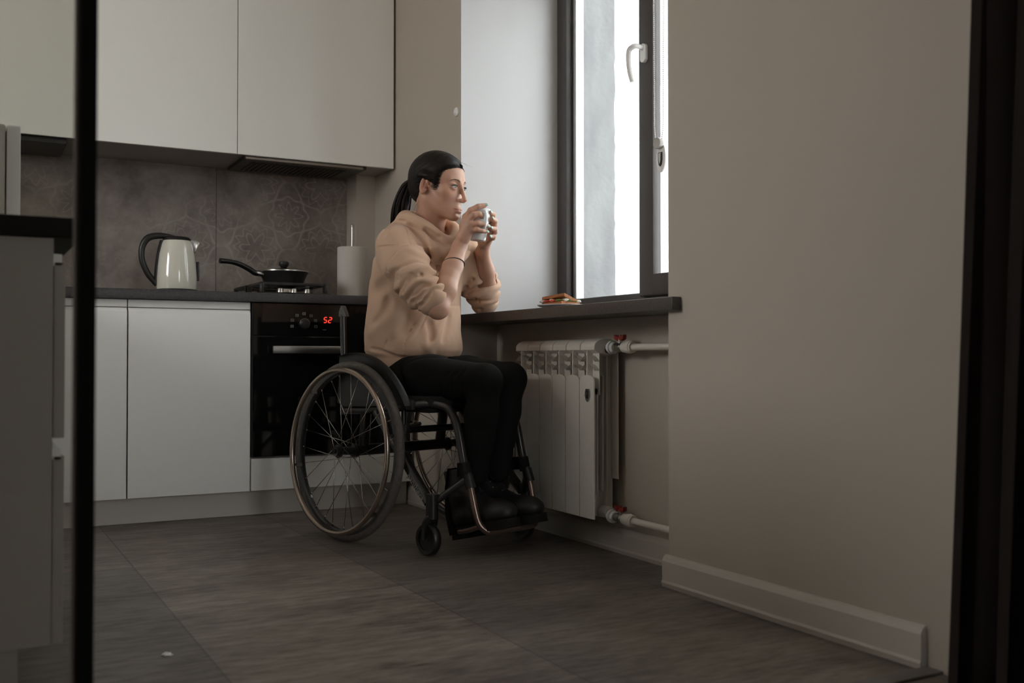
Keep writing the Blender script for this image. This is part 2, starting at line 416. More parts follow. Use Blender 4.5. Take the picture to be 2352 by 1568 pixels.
# ------------------------------------------------------------------ kitchen, back run
YU = 4.167           # upper door plane
def upper_cabinet(x0, x1, label, y1=YK, end=False):
    r = empty('wall_cabinet', ((x0 + x1) / 2, YU + .2, 1.447), 0, label, 'cabinet', 'glossy wall cabinets over the worktop')
    def L(o): o.matrix_parent_inverse = Matrix.Translation((-(x0 + x1) / 2, -YU - .2, -1.447)); return o
    yb = y1 - .001
    bm = BM(); box(bm, (x0, YU + .02, 1.452), (x1, (4.419 if end else yb), 2.62))
    if end: box(bm, (x0, 4.419, 1.452), (1.597, yb, 2.62))
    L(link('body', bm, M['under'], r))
    L(B('door', (x0 + .0015, YU, 1.447), (x1 - (.008 if end else .0015), YU + .019, 2.60), M['upper'], r, bev=.0015))
    return r
upper_cabinet(-.2, .40, 'glossy white wall cabinet behind the glass partition, leftmost')
upper_cabinet(.40, .997, 'glossy white wall cabinet in the middle, beside the hood cabinet')
upper_cabinet(.997, XW - .003, 'glossy white wall cabinet at the corner with the cooker hood under it', end=True)
# cooker hood insert, and the plate rack tray under the left cabinet
h = empty('cooker_hood', (1.29, 4.33, 1.43), 0, 'flat dark cooker hood set into the underside of the corner cabinet', 'cooker hood')
HI = Matrix.Translation((-1.29, -4.33, -1.43))
def HP(o): o.matrix_parent_inverse = HI; return o
bm = BM(); box(bm, (1.035, 4.20, 1.4365), (1.565, 4.50, 1.4515), .003); HP(link('housing', bm, mat('hood_housing', (.06, .055, .045), .4, metal=.4), h, True))
HP(B('front_strip', (1.035, 4.185, 1.434), (1.545, 4.205, 1.4465), mat('brown_steel_strip', (.22, .19, .16), .4, metal=.7), h, bev=.002))
bm = BM()
for i in range(20): box(bm, (1.08 + i * .021, 4.26, 1.4335), (1.092 + i * .021, 4.46, 1.4365))
HP(link('grease_filter', bm, mat('filter_mesh', (.045, .042, .034), .45, metal=.5), h))
for i in range(5):
    HP(link('button', lathe(BM(), [(0, -.003), (.004, -.003), (.004, 0)], (1.245 + i * .021, 4.225, 1.436), 12), M['chrome'], h))
bm = BM(); box(bm, (-.15, 4.19, 1.425), (.36, 4.47, 1.4515), .003)
dr = link('underside_tray', bm, M['black'], None, True); tag(dr, 'black recessed tray under the leftmost wall cabinet, behind the glass', 'tray')
# backsplash: two slabs
o = B('backsplash', (-.46, YK - .012, .869), (.9955, YK - .001, 1.452), M['splash'], bev=.001); tag(o, 'faded patterned brown backsplash panel behind the kettle', 'backsplash', 'backsplash panels')
o = B('backsplash', (.997, YK - .012, .869), (1.597, YK - .001, 1.452), M['splash'], bev=.001); tag(o, 'faded patterned brown backsplash panel behind the frying pan', 'backsplash', 'backsplash panels')
# worktop
bm = BM(); box(bm, (.20, 3.93, .833), (XW - .001, 4.419, .869), .003); box(bm, (.20, 4.40, .833), (1.597, YK - .0125, .869), .001)
tag(link('worktop', bm, M['worktop'], None, True), 'dark stone-look worktop carrying kettle, hob and paper towels', 'worktop')
# plinth
tag(B('plinth', (.145, 4.0, .001), (XW - .017, 4.018, .095), M['plinth'], bev=.001), 'low white plinth board under the kitchen base cabinets', 'plinth')
def base_cabinet(x0, x1, label):
    r = empty('base_cabinet', ((x0 + x1) / 2, 4.2, .097), 0, label, 'cabinet', 'base cabinets')
    def L(o): o.matrix_parent_inverse = Matrix.Translation((-(x0 + x1) / 2, -4.2, -.097)); return o
    L(B('body', (x0, 3.975, .097), (x1, 4.5, .832), M['carcass'], r))
    bm = BM()      # handleless door: a slanted grip edge along the top
    prism(bm, [(3.95, .100), (3.9695, .100), (3.9695, .800), (3.962, .800), (3.95, .788)], 'x', x0 + .002, x1 - .002, .001)
    L(link('door', bm, M['lower'], r, True))
    L(B('grip_rail', (x0 + .001, 3.957, .803), (x1 - .001, 3.9745, .831), M['lower'], r, bev=.002))
    return r
base_cabinet(.099, .548, 'white base cabinet left of centre, partly behind the black partition post')
base_cabinet(.549, 1.000, 'white base cabinet with handleless door next to the oven')
# oven housing with drawer front
hz = empty('oven_housing', (1.3, 4.2, .097), 0, 'white housing with low drawer front under the built-in oven', 'cabinet')
def OH(o, p=(1.3, 4.2, .097)): o.matrix_parent_inverse = Matrix.Translation((-p[0], -p[1], -p[2])); return o
bm = BM(); box(bm, (1.001, 3.975, .097), (XW - .001, 4.41, .228)); box(bm, (1.001, 3.975, .228), (1.004, 4.41, .832)); box(bm, (1.602, 3.975, .228), (XW - .001, 4.41, .832))
OH(link('body', bm, M['carcass'], hz)); OH(B('drawer', (1.003, 3.95, .100), (1.60, 3.969, .224), M['lower'], hz, bev=.0015))
OH(B('filler_panel', (1.603, 3.95, .100), (XW - .018, 3.969, .831), M['lower'], hz, bev=.0015))
ov = empty('oven', (1.303, 4.1, .229), 0, 'black glass built-in oven with red digits, steel handle and round knob', 'oven')
OP = (1.303, 4.1, .229)
OH(B('body', (1.006, 3.968, .230), (1.60, 4.4, .830), M['blackmetal'], ov), OP)
OH(B('door', (1.006, 3.944, .231), (1.60, 3.967, .700), M['blackglass'], ov, bev=.002), OP)
OH(B('control_panel', (1.006, 3.944, .703), (1.60, 3.967, .830), M['blackglass'], ov, bev=.002), OP)
bm = BM(); box(bm, (1.074, 3.902, .633), (1.533, 3.914, .662), .003)
OH(link('handle', bm, M['steel'], ov, True), OP)
for x in (1.10, 1.50): OH(B('handle_bracket', (x, 3.912, .640), (x + .014, 3.945, .655), M['black'], ov, bev=.001), OP)
Rx = Matrix.Rotation(R(90), 4, 'X')
bm = BM(); lathe(bm, [(0, .024), (.015, .024), (.018, .02), (.019, .002), (.0195, 0)], (1.209, 3.944, .751), 32, Rx)
kn = OH(link('knob', bm, M['blackmetal'], ov, True), OP)
bm = BM(); lathe(bm, [(.0195, 0), (.0215, 0), (.0215, .012), (.0195, .012)], (1.209, 3.944, .751), 32, Rx)
kr = link('knob_ring', bm, M['chrome'], kn, True)
Mmark = mat('printed_marks', (.30, .29, .28), .6)
bm = BM()
for a in (0, 35, 70, 105, -105, -70, -35):
    s, c = math.sin(R(a)), math.cos(R(a))
    cx_, cz_ = 1.209 + .05 * s, .751 + .05 * c * .8
    for (x0, z0, x1, z1) in ((-.006, -.005, .006, -.004), (-.006, .004, .006, .005), (-.006, -.005, -.005, .005), (.005, -.005, .006, .005), (-.003, -.0006, .003, .0006)):
        box(bm, (cx_ + x0, 3.9434, cz_ + z0), (cx_ + x1, 3.9442, cz_ + z1))
OH(link('printed_symbols', bm, Mmark, ov), OP)
def seven(bm, s, x, z, w, hh, t, slant=.18):
    segs = {'5': 'afgcd', '2': 'abged'}[s]
    P = {'a': ((0, hh), (w, hh)), 'd': ((0, 0), (w, 0)), 'g': ((0, hh / 2), (w, hh / 2)), 'f': ((0, hh / 2), (0, hh)), 'b': ((w, hh / 2), (w, hh)), 'e': ((0, 0), (0, hh / 2)), 'c': ((w, 0), (w, hh / 2))}
    for k in segs:
        (x0, z0), (x1, z1) = P[k]; g = t * .5
        if z0 == z1: q = [(x0 + g, z0 - t / 2), (x1 - g, z0 - t / 2), (x1 - g, z0 + t / 2), (x0 + g, z0 + t / 2)]
        else: q = [(x0 - t / 2, z0 + g), (x0 + t / 2, z0 + g), (x0 + t / 2, z1 - g), (x0 - t / 2, z1 - g)]
        prism(bm, [(x + a + slant * b, z + b) for a, b in q], 'y', 3.9425, 3.944)
bm = BM(); seven(bm, '5', 1.289, .757, .0115, .021, .0029); seven(bm, '2', 1.3085, .757, .0115, .021, .0029)
OH(link('display_digits', bm, mat('red_led', (.4, .02, .01), .5, emit=((1, .035, .02), 2.4)), ov), OP)
for z in (.722, .736, .75): OH(B('printed_mark', (1.40, 3.9434, z), (1.409, 3.9442, z + .0035), Mmark, ov), OP)
OH(B('printed_mark', (1.285, 3.9434, .727), (1.30, 3.9442, .729), Mmark, ov), OP)

# hob with grates
hb = empty('gas_hob', (1.185, 4.22, .869), 0, 'small black gas hob with cast grates under the frying pan', 'hob')
def HB(o): o.matrix_parent_inverse = Matrix.Translation((-1.185, -4.22, -.869)); return o
HB(B('hob_plate', (1.035, 3.99, .8695), (1.335, 4.45, .877), M['blackglass'], hb, bev=.002))
for (cx_, cy) in ((1.185, 4.10), (1.185, 4.33)):
    bm = BM(); lathe(bm, [(0, .02), (.028, .02), (.032, .016), (.034, .004), (.04, 0)], (cx_, cy, .877), 24); HB(link('burner', bm, M['steel'], hb, True))
    bm = BM()
    for s in (-1, 1):
        box(bm, (cx_ - .135, cy + s * .095 - .005, .905), (cx_ + .135, cy + s * .095 + .005, .917), .002)
        box(bm, (cx_ + s * .13 - .005, cy - .1, .905), (cx_ + s * .13 + .005, cy + .1, .917), .002)
        box(bm, (cx_ - .004 + s * .05, cy - .1, .905), (cx_ + .004 + s * .05, cy + .1, .9175), .002)
        for q in (-1, 1): box(bm, (cx_ + s * .13 - .008, cy + q * .095 - .008, .877), (cx_ + s * .13 + .008, cy + q * .095 + .008, .914), .002)
    HB(link('grate', bm, M['blackmetal'], hb, True))
for i in range(3):
    bm = BM(); lathe(bm, [(0, .016), (.010, .016), (.012, .012), (.013, 0)], (1.13 + i * .055, 4.005, .877), 20); HB(link('knob', bm, M['steel'], hb, True))
# frying pan
pn = empty('frying_pan', (1.20, 4.2, .9185), R(8), 'small black frying pan with lid and long handle on the hob', 'pan')
Mpan = mat('nonstick_black', (.014, .014, .014), .38)
bm = BM(); lathe(bm, [(0, 0), (.072, 0), (.078, .003), (.096, .045), (.101, .052), (.1015, .056), (.098, .056), (.094, .046), (.075, .007), (0, .005)], seg=48); link('pan_body', bm, Mpan, pn, True)
bm = BM(); tube(bm, smooth_path([(-.096, 0, .045), (-.125, 0, .046), (-.15, 0, .060), (-.19, 0, .078), (-.23, 0, .087), (-.275, 0, .089)], 6), [.008, .011, .0115, .0105, .0095, .011], 14, flat=1.3, up=(0, 0, 1)); link('handle', bm, M['black'], pn, True)
bm = BM(); tube(bm, [(-.092, 0, .044), (-.125, 0, .047)], .0115, 14, flat=1.2); link('handle_collar', bm, M['steel'], pn, True)
bm = BM(); lathe(bm, [(.099, .055), (.1, .059), (.095, .062), (.06, .068), (.02, .072), (0, .072)], seg=48); lid = link('lid', bm, mat('lid_glass_dark', (.05, .05, .048), .12, coat=.5), pn, True)
bm = BM(); lathe(bm, [(.1, .0545), (.103, .056), (.103, .060), (.099, .062), (.097, .060)], seg=48); link('lid_rim', bm, M['steel'], lid, True)
bm = BM(); lathe(bm, [(0, .072), (.012, .072), (.014, .078), (.020, .084), (.022, .094), (.019, .1), (0, .102)], seg=32); link('lid_knob', bm, M['black'], lid, True)
# kettle
kt = empty('electric_kettle', (.752, 4.12, .869), R(-6), 'cream electric kettle with black handle and lid on the worktop', 'kettle')
bm = BM(); lathe(bm, [(0, 0), (.078, 0), (.08, .004), (.08, .012), (.074, .014), (0, .014)], seg=48); link('base', bm, M['black'], kt, True)
bm = BM(); lathe(bm, [(0, .014), (.074, .014), (.0755, .018), (.0755, .06), (.073, .10), (.067, .15), (.058, .190), (.052, .205), (.046, .211), (0, .212)], seg=64); link('body', bm, M['cream'], kt, True)
bm = BM(); lathe(bm, [(.0525, .2035), (.054, .207), (.052, .212), (.045, .218), (0, .221)], seg=48); link('lid', bm, M['black'], kt, True)
bm = BM(); tube(bm, smooth_path([(-.01, 0, .219), (-.06, 0, .222), (-.105, 0, .212), (-.128, 0, .175), (-.128, 0, .125), (-.108, 0, .075), (-.085, 0, .045), (-.073, 0, .03)], 7), [.006, .012, .0135, .012, .0115, .0115, .011, .010], 14, flat=1.25)
tube(bm, smooth_path([(-.055, 0, .203), (-.066, 0, .16), (-.074, 0, .10), (-.077, 0, .03)], 5), .0085, 10, flat=1.6); link('handle', bm, M['black'], kt, True)
bm = BM(); prism(bm, [(.043, .212), (.075, .207), (.085, .198), (.070, .160), (.062, .16)], 'y', -.016, .016, .004); link('spout', bm, M['steel'], kt, True)
bm = BM(); box(bm, (.0735, -.010, .05), (.084, .010, .125), .003); link('water_gauge', bm, M['black'], kt, True)
# paper towels
pt_ = empty('paper_towel_stand', (1.530, 4.28, .869), 0, 'steel rod stand inside the paper towel roll by the corner', 'stand')
bm = BM(); lathe(bm, [(0, 0), (.075, 0), (.075, .005), (.070, .008), (0, .008)], seg=40); link('foot', bm, M['steel'], pt_, True)
bm = BM(); lathe(bm, [(0, .008), (.007, .008), (.007, .325), (.0085, .328), (.0085, .333), (.006, .336), (0, .336)], seg=20); link('rod', bm, M['steel'], pt_, True)
bm = BM(); lathe(bm, [(.019, 0), (.0645, 0), (.066, .003), (.066, .222), (.0645, .225), (.022, .225), (.019, .222), (.019, 0)], seg=64)
pr = link('paper_towel_roll', bm, M['paper'], None, True); pr.location = (1.530, 4.28, .8775); tag(pr, 'white paper towel roll standing on the worktop by the corner', 'paper towel')

# ------------------------------------------------------------------ side run behind the glass
gl_ = mat('grey_cabinet_board', (.33, .30, .28), .5)
sr = empty('drawer_cabinet', (-.12, 2.4, .1), 0, 'grey-white drawer cabinet end panel behind the glass at the left edge', 'cabinet')
def SR(o): o.matrix_parent_inverse = Matrix.Translation((.12, -2.4, -.1)); return o
SR(B('side_panel', (-.46, 2.013, .098), (.152, 2.031, .832), gl_, sr, bev=.001))
SR(B('body', (-.46, 2.031, .098), (.150, 2.62, .832), M['carcass'], sr))
for (z0, z1) in ((.100, .438), (.47, .79)):
    dfr = B('drawer', (.153, 2.014, z0), (.172, 2.618, z1), gl_, sr, bev=.0015); SR(dfr)
    bm = BM(); tube(bm, [(.157, 2.014, z1 + .003), (.157, 2.618, z1 + .003)], .0145, 4, flat=.9, sq=True)
    q = link('grip_profile', bm, M['whiteplastic'], dfr)
SR(B('plinth', (-.46, 2.04, .001), (.10, 2.62, .096), gl_, sr, bev=.001))
dw = empty('drawer_cabinet', (-.12, 3.1, .1), 0, 'second white drawer cabinet behind the end cabinet, hidden further in', 'cabinet')
def DW(o): o.matrix_parent_inverse = Matrix.Translation((.12, -3.1, -.1)); return o
DW(B('body', (-.46, 2.622, .098), (.0985, 4.5, .832), M['carcass'], dw)); DW(B('drawer', (.12, 2.64, .100), (.139, 3.93, .79), M['lower'], dw, bev=.0015)); DW(B('plinth', (-.46, 2.65, .001), (.08, 4.4, .096), M['plinth'], dw))
tag(B('worktop', (-.46, 2.0, .8325), (.198, YK - .013, .869), mat('black_laminate', (.008, .008, .0075), .75, spec=.15), bev=.003), 'black worktop end behind the glass partition at the left', 'worktop')
mw = empty('microwave', (0, 2.9, .869), 0, 'pale microwave oven cut off by the left edge of the photo, on the dark worktop', 'microwave')
def MW(o): o.matrix_parent_inverse = Matrix.Translation((0, -2.9, -.869)); return o
bm = BM(); box(bm, (-.27, 2.66, .881), (.096, 3.12, 1.165), .006)
for x in (-.24, .06):
    for y in (2.69, 3.08): lathe(bm, [(0, -.012), (.012, -.012), (.012, .002)], (x, y, .8815), 12)
MW(link('body', bm, M['carcass'], mw, True)); MW(B('door', (.098, 2.66, .883), (.128, 3.12, 1.163), M['whiteplastic'], mw, bev=.004))
# black steel and glass partition
gp = empty('glass_partition', (0, 1.36, 0), 0, 'black steel framed glass partition in the left foreground', 'partition')
def GP(o): o.matrix_parent_inverse = Matrix.Translation((0, -1.36, 0)); return o
Mst = mat('powder_coated_black_steel', (.005, .005, .0045), .85, spec=.08)
GP(B('post', (.130, 1.338, .0065), (.149, 1.372, 2.6), Mst, gp, bev=.001))
GP(B('post', (-.469, 1.338, .0065), (-.45, 1.372, 2.6), Mst, gp, bev=.001))
GP(B('top_rail', (-.45, 1.338, 2.55), (.130, 1.372, 2.6), Mst, gp)); GP(B('bottom_rail', (-.45, 1.338, .0065), (.130, 1.372, .05), Mst, gp))
GP(B('pane', (-.45, 1.353, .05), (.129, 1.357, 2.55), M['tinted'], gp))
GP(B('gasket', (.1245, 1.349, .05), (.1295, 1.361, 2.55), mat('brown_gasket', (.10, .075, .065), .6), gp))

# ------------------------------------------------------------------ radiator and pipes
rd = empty('radiator', (1.79, 2.9, .1), 0, 'white aluminium panel radiator hung in the niche under the sill', 'radiator')
def RD(o): o.matrix_parent_inverse = Matrix.Translation((-1.79, -2.9, -.1)); return o
W = .0845; y = 2.645
def section(y0):
    bm = BM(); w = W - .003; yc = y0 + w / 2
    poly = [(y0, .115), (y0 + w, .115), (y0 + w, .546)] + [(yc + (w / 2) * math.cos(a), .546 + .016 * math.sin(a)) for a in np.linspace(.25, math.pi - .25, 8)] + [(y0, .546)]
    prism(bm, poly, 'x', 1.730, 1.735, .0015)
    prism(bm, [(1.734, .12), (1.7315, .550), (1.7315, .635), (1.745, .655), (1.826, .655), (1.826, .14), (1.80, .12)], 'y', yc - .0019, yc + .0019)
    # curved crown
    pr = [(1.7325, .640)] + [(1.775 - .0425 * math.cos(a), .650 + .026 * math.sin(a)) for a in np.linspace(.1, math.pi - .1, 14)] + [(1.817, .640), (1.795, .628), (1.750, .630)]
    prism(bm, pr, 'y', y0, y0 + w, .0015)
    # two scoops either side of the rib that sweep down and outwards
    for s in (-1, 1):
        for (za, xa) in ((.624, 1.733), (.596, 1.733)):
            t = bmesh.new(); rows = []; hw = w / 2 - .0012
            prof_ = [(hw * math.sin(q) / math.sin(1.15), -.034 * (1 - math.cos(q))) for q in np.linspace(0, 1.15, 8)]
            for dy, dz in prof_:
                rows.append([t.verts.new((xa + .020 * v, yc + s * dy, za + dz)) for v in np.linspace(0, 1, 6)])
            for A, C in zip(rows, rows[1:]):
                for k in range(5): t.faces.new((A[k], A[k + 1], C[k + 1], C[k]))
            bmesh.ops.solidify(t, geom=t.faces[:], thickness=.0028); merge(bm, t)
    box(bm, (1.752, y0 + .002, .50), (1.755, y0 + w - .002, .64), .001, 1)
    for (x, z0, z1, k) in ((1.752, .19, .52, .7), (1.770, .20, .56, .78), (1.790, .15, .62, .55), (1.822, .235, .655, .95)):
        box(bm, (x, yc - w * k / 2, z0), (x + .003, yc + w * k / 2, z1), .001, 1)
    for z in (.133, .643): tube(bm, [(1.79, y0, z), (1.79, y0 + w, z)], .019, 16)
    return bm
for i in range(6): RD(link('section', section(y + i * W), M['radiator'], rd, True))
bm = BM(); RD(link('badge', prism(bm, [(2.668, .519), (2.664, .509), (2.663, .496), (2.670, .483), (2.678, .478), (2.686, .483), (2.692, .496), (2.691, .509), (2.687, .519)][:], 'x', 1.7265, 1.7300, .0008), mat('badge_metal', (.35, .33, .3), .3, metal=.8), rd, True))
bm = BM(); tube(bm, [(1.7262, 2.6765, .489), (1.7262, 2.6765, .512)], .0035, 8); RD(link('badge_mark', bm, M['black'], rd, True))
for (z, nm, lab) in ((.648, 'upper', 'white heating pipe leaving the radiator top with red valve'), (.124, 'lower', 'white heating pipe leaving the radiator bottom with red valve')):
    p = empty('heating_pipe', (1.79, 2.42, z), 0, lab, 'pipe', 'heating pipes'); 
    def PP(o): o.matrix_parent_inverse = Matrix.Translation((-1.79, -2.42, -z)); return o
    bm = BM(); tube(bm, [(1.79, 2.2155, z), (1.79, 2.555, z)], .0105, 20); PP(link('pipe', bm, M['pipe'], p, True))
    Ry = Matrix.Rotation(R(90), 4, 'X')
    bm = BM(); lathe(bm, [(0, -.03), (.015, -.03), (.0165, -.027), (.0165, -.012), (.019, -.010), (.020, .0), (.019, .014), (.0165, .016), (.0165, .022), (0, .022)], (1.79, 2.54, z), 24, Ry); PP(link('coupling', bm, M['pipe'], p, True))
    bm = BM(); lathe(bm, [(0, -.028), (.012, -.028), (.0135, -.024), (.0135, -.012), (.011, -.010), (.0145, -.004), (.0145, .008), (.011, .012), (.011, .02), (.0155, .021), (.0155, .03), (0, .03)], (1.79, 2.588, z), 6 if False else 16, Ry)
    tube(bm, [(1.79, 2.588, z), (1.79, 2.588, z + .026)], .007, 12); vb = link('valve', bm, M['steel'], p, True); PP(vb)
    bm = BM()
    for s in (-1, 1): prism(bm, [(2.588, z + .022), (2.588 + s * .012, z + .019), (2.588 + s * .024, z + .024), (2.588 + s * .025, z + .038), (2.588 + s * .014, z + .034), (2.588, z + .032)], 'x', 1.783, 1.797, .002)
    lathe(bm, [(0, .037), (.005, .037), (.006, .03), (.006, .018)], (1.79, 2.588, z), 12); q = link('valve_handle', bm, M['red'], vb, True)
    if nm == 'upper': q.location = (0, 0, .001)
    bm = BM(); lathe(bm, [(0, -.014), (.017, -.014), (.017, -.006), (.021, -.005), (.021, .004), (.017, .005), (.014, .014), (0, .014)], (1.79, 2.630, z), 6 if False else 18, Ry); PP(link('union_nut', bm, M['whiteplastic'], p, True))

# ------------------------------------------------------------------ blind chain, sandwich, small things
bc = empty('blind_chain', (2.075, 2.77, 1.3), 0, 'beaded roller blind cord with white tensioner hanging by the window handle', 'blind cord')
def BC(o): o.matrix_parent_inverse = Matrix.Translation((-2.075, -2.77, -1.3)); return o
for (ya, yb) in ((2.800, 2.789), (2.738, 2.752)):
    bm = BM(); t = bmesh.new(); bmesh.ops.create_icosphere(t, subdivisions=1, radius=.0026)
    cos = [v.co.copy() for v in t.verts]; fs = [[v.index for v in f.verts] for f in t.faces]; t.free()
    z = 1.352
    while z < 2.18:
        yy = np.interp(z, [1.352, 1.40, 2.2], [yb, (ya + yb) / 2, ya])
        vs = [bm.verts.new(c + Vector((2.075, yy, z))) for c in cos]
        for f in fs: bm.faces.new([vs[i] for i in f])
        z += .0068
    tube(bm, [(2.075, yb, 1.352), (2.075, (ya + yb) / 2, 1.40), (2.075, ya, 2.2)], .0008, 5)
    BC(link('bead_strand', bm, mat('cord_bead', (.62, .61, .58), .4), bc, True))
def oval(cy, cz, ry, rz, n=36): return [(cy + ry * math.cos(a), cz + rz * math.sin(a)) for a in np.linspace(0, 2 * math.pi, n, endpoint=False)]
bm = BM(); prism(bm, oval(2.771, 1.293, .0255, .051), 'x', 2.083, 2.097, .003)
tn = BC(link('tensioner', bm, M['whiteplastic'], bc, True))
bm = BM(); prism(bm, oval(2.771, 1.340, .0195, .019), 'x', 2.066, 2.0825, .003); link('pulley_cap', bm, mat('grey_cap', (.42, .40, .38), .4), tn, True)
bm = BM(); prism(bm, [(2.760, 1.310), (2.782, 1.310), (2.782, 1.283), (2.778, 1.268), (2.771, 1.262), (2.764, 1.268), (2.760, 1.283)], 'x', 2.080, 2.0832, .0008); link('slot', bm, M['black'], tn, True)
bm = BM(); prism(bm, [(2.765, 1.307), (2.777, 1.307), (2.776, 1.282), (2.771, 1.268), (2.766, 1.282)], 'x', 2.078, 2.0808, .0005); link('clip', bm, M['chrome'], tn, True)

px_, py_ = 1.775, 2.905
pl = link('plate', lathe(BM(), [(0, .002), (.045, .0), (.055, .002), (.078, .009), (.084, .012), (.0835, .0138), (.077, .0118), (.054, .0055), (0, .005)], seg=64), M['whiteplastic'], None, True)
pl.location = (px_, py_, .7785); tag(pl, 'small white plate under the sandwich on the window sill', 'plate')
sw = empty('sandwich', (px_, py_, .7895), R(150), 'toasted triangular sandwich with red and green filling on the plate', 'sandwich')
Mcr = mat('bread_crust', (.42, .17, .06), .8, noise=(60, (.30, .10, .035), 5, (1, 1, 1))); Mbr = mat('bread_crumb', (.72, .45, .24), .9, noise=(70, (.55, .30, .13), 6, (1, 1, 1)), bump=(150, .8, .003, (1, 1, 1)))
def slice_(name, z, tilt, dx, m):
    bm = BM(); prism(bm, [(-.062, -.045), (.068, -.052), (.004, .07)], 'z', 0, .011, .003, mi=0)
    o = link(name, bm, m, sw, True); o.location = (dx, 0, z); o.rotation_euler = tilt; return o
slice_('bread_slice', .002, (0, 0, 0), 0, Mcr)
up_ = slice_('bread_slice', .020, (R(7), R(-7), R(4)), -.003, Mcr)
bm = BM(); prism(bm, [(-.054, -.038), (.058, -.044), (.004, .058)], 'z', .0106, .0124, .001); link('crumb_face', bm, Mbr, up_, True)
rn = random.Random(2)
def blob(name, m, pts, r, fl):
    bm = BM()
    for (x, y_, z) in pts:
        t = bmesh.new(); bmesh.ops.create_icosphere(t, subdivisions=2, radius=1)
        for v in t.verts: v.co = Vector((v.co.x * r * rn.uniform(.8, 1.2), v.co.y * r * rn.uniform(.8, 1.2), v.co.z * fl)) + Vector((x, y_, z))
        merge(bm, t)
    link(name, bm, m, sw, True)
blob('tomato_filling', mat('tomato', (.55, .05, .02), .3), [(.02, -.045, .0165), (.045, -.045, .0165), (.0, -.043, .016), (-.03, -.04, .016), (.05, -.02, .016), (.03, .02, .016)], .013, .0045)
blob('lettuce_filling', mat('lettuce', (.12, .16, .03), .6), [(-.045, -.045, .0155), (-.035, -.02, .016), (-.02, .03, .016), (.012, .05, .016)], .013, .004)
blob('cheese_filling', mat('soft_cheese', (.78, .74, .68), .6), [(-.02, -.05, .018), (-.055, -.035, .017), (.066, -.045, .0165), (-.01, .04, .018), (.035, .005, .018)], .011, .005)

hk = empty('wall_hook', (XW, 3.545, 1.566), 0, 'tiny round white hook on the wall edge left of the window reveal', 'hook')
bm = BM(); lathe(bm, [(0, 0), (.018, 0), (.018, .004), (.014, .008), (.006, .012), (0, .013)], (0, 0, 0), 24, Matrix.Rotation(R(-90), 4, 'Y')); link('hook_body', bm, M['whiteplastic'], hk, True)
bm = BM(); t = bmesh.new(); bmesh.ops.create_icosphere(t, subdivisions=2, radius=.012)
for v in t.verts: v.co = Vector((v.co.x * rn.uniform(.5, 1.3), v.co.y * rn.uniform(.5, 1.3), abs(v.co.z) * rn.uniform(.2, .6)))
merge(bm, t); ps = link('paper_scrap', bm, M['whiteplastic']); ps.location = (.387, 2.2, .0005); tag(ps, 'tiny torn white scrap lying on the floor near the partition', 'paper scrap')

# ------------------------------------------------------------------ curtain at the right edge
Mcur = mat('dark_taupe_curtain', (.045, .036, .033), .95, bump=(420, .35, .001, (1, 1, .4)))
bm = BM(); nu, nv = 220, 30; rows = []
for j in range(nv + 1):
    v = j / nv; z = .012 + v * 2.5; row = []
    fl = 1 + .35 * (1 - v)
    for i in range(nu + 1):
        s = i / nu * .62
        ph = s / .095 * 2 * math.pi
        a = .032 * fl * (math.sin(ph + .3 * math.sin(3 * v + 1)) + .25 * math.sin(2.0 * ph + 1.5 + v))
        b = .018 * math.sin(2 * ph + .6) * fl
        row.append(bm.verts.new((1.585 - a - .004 * (1 - v) + .010 * math.sin(v * 2), 1.135 + .10 * (1 - v) - s - b, z)))
    rows.append(row)
for A, C in zip(rows, rows[1:]):
    for k in range(nu): bm.faces.new((A[k], A[k + 1], C[k + 1], C[k]))
bmesh.ops.solidify(bm, geom=bm.faces[:], thickness=.002)
tag(link('curtain', bm, Mcur, None, 'full'), 'heavy dark taupe floor-length curtain with deep folds at the right edge', 'curtain')
cr_ = empty('curtain_rod', (1.585, .9, 2.52), 0, 'black curtain rod above the dark curtain', 'curtain rod')
bm = BM(); tube(bm, [(0, .42, .012), (0, -.5, .012)], .012, 14); link('rod', bm, M['black'], cr_, True)
bm = BM(); box(bm, (0, .36, .0), (.105, .375, .024)); link('bracket', bm, M['black'], cr_)
# ------------------------------------------------------------------ wheelchair (local frame: x forward, y to its left, z up)
CH_LOC = (1.385, 3.345, 0); CH_RZ = R(16.1 - 90)
wc = empty('wheelchair', CH_LOC, CH_RZ, 'black lightweight manual wheelchair carrying the seated woman by the window', 'wheelchair')
Mfr = mat('anodised_dark_frame', (.045, .042, .040), .28, metal=.6, coat=.3)
Mbronze = mat('bronze_footrest_tube', (.24, .17, .135), .3, metal=.8)
Mrim = mat('rim_black', (.02, .02, .02), .3, coat=.3)
Mpush = mat('bronze_push_rim', (.36, .29, .235), .22, metal=.9)
Mtire = mat('grey_tyre_rubber', (.12, .105, .095), .75, noise=(60, (.085, .075, .068), 4, (1, 1, 1)), bump=(120, .8, .002, (1, 1, 1)))
Mspoke = mat('spoke_steel', (.50, .47, .44), .25, metal=1.0)
Mfab = mat('black_nylon', (.013, .013, .012), .85, bump=(300, .3, .001, (1, 1, 1)))
Mguard = mat('carbon_side_guard', (.022, .021, .020), .42)

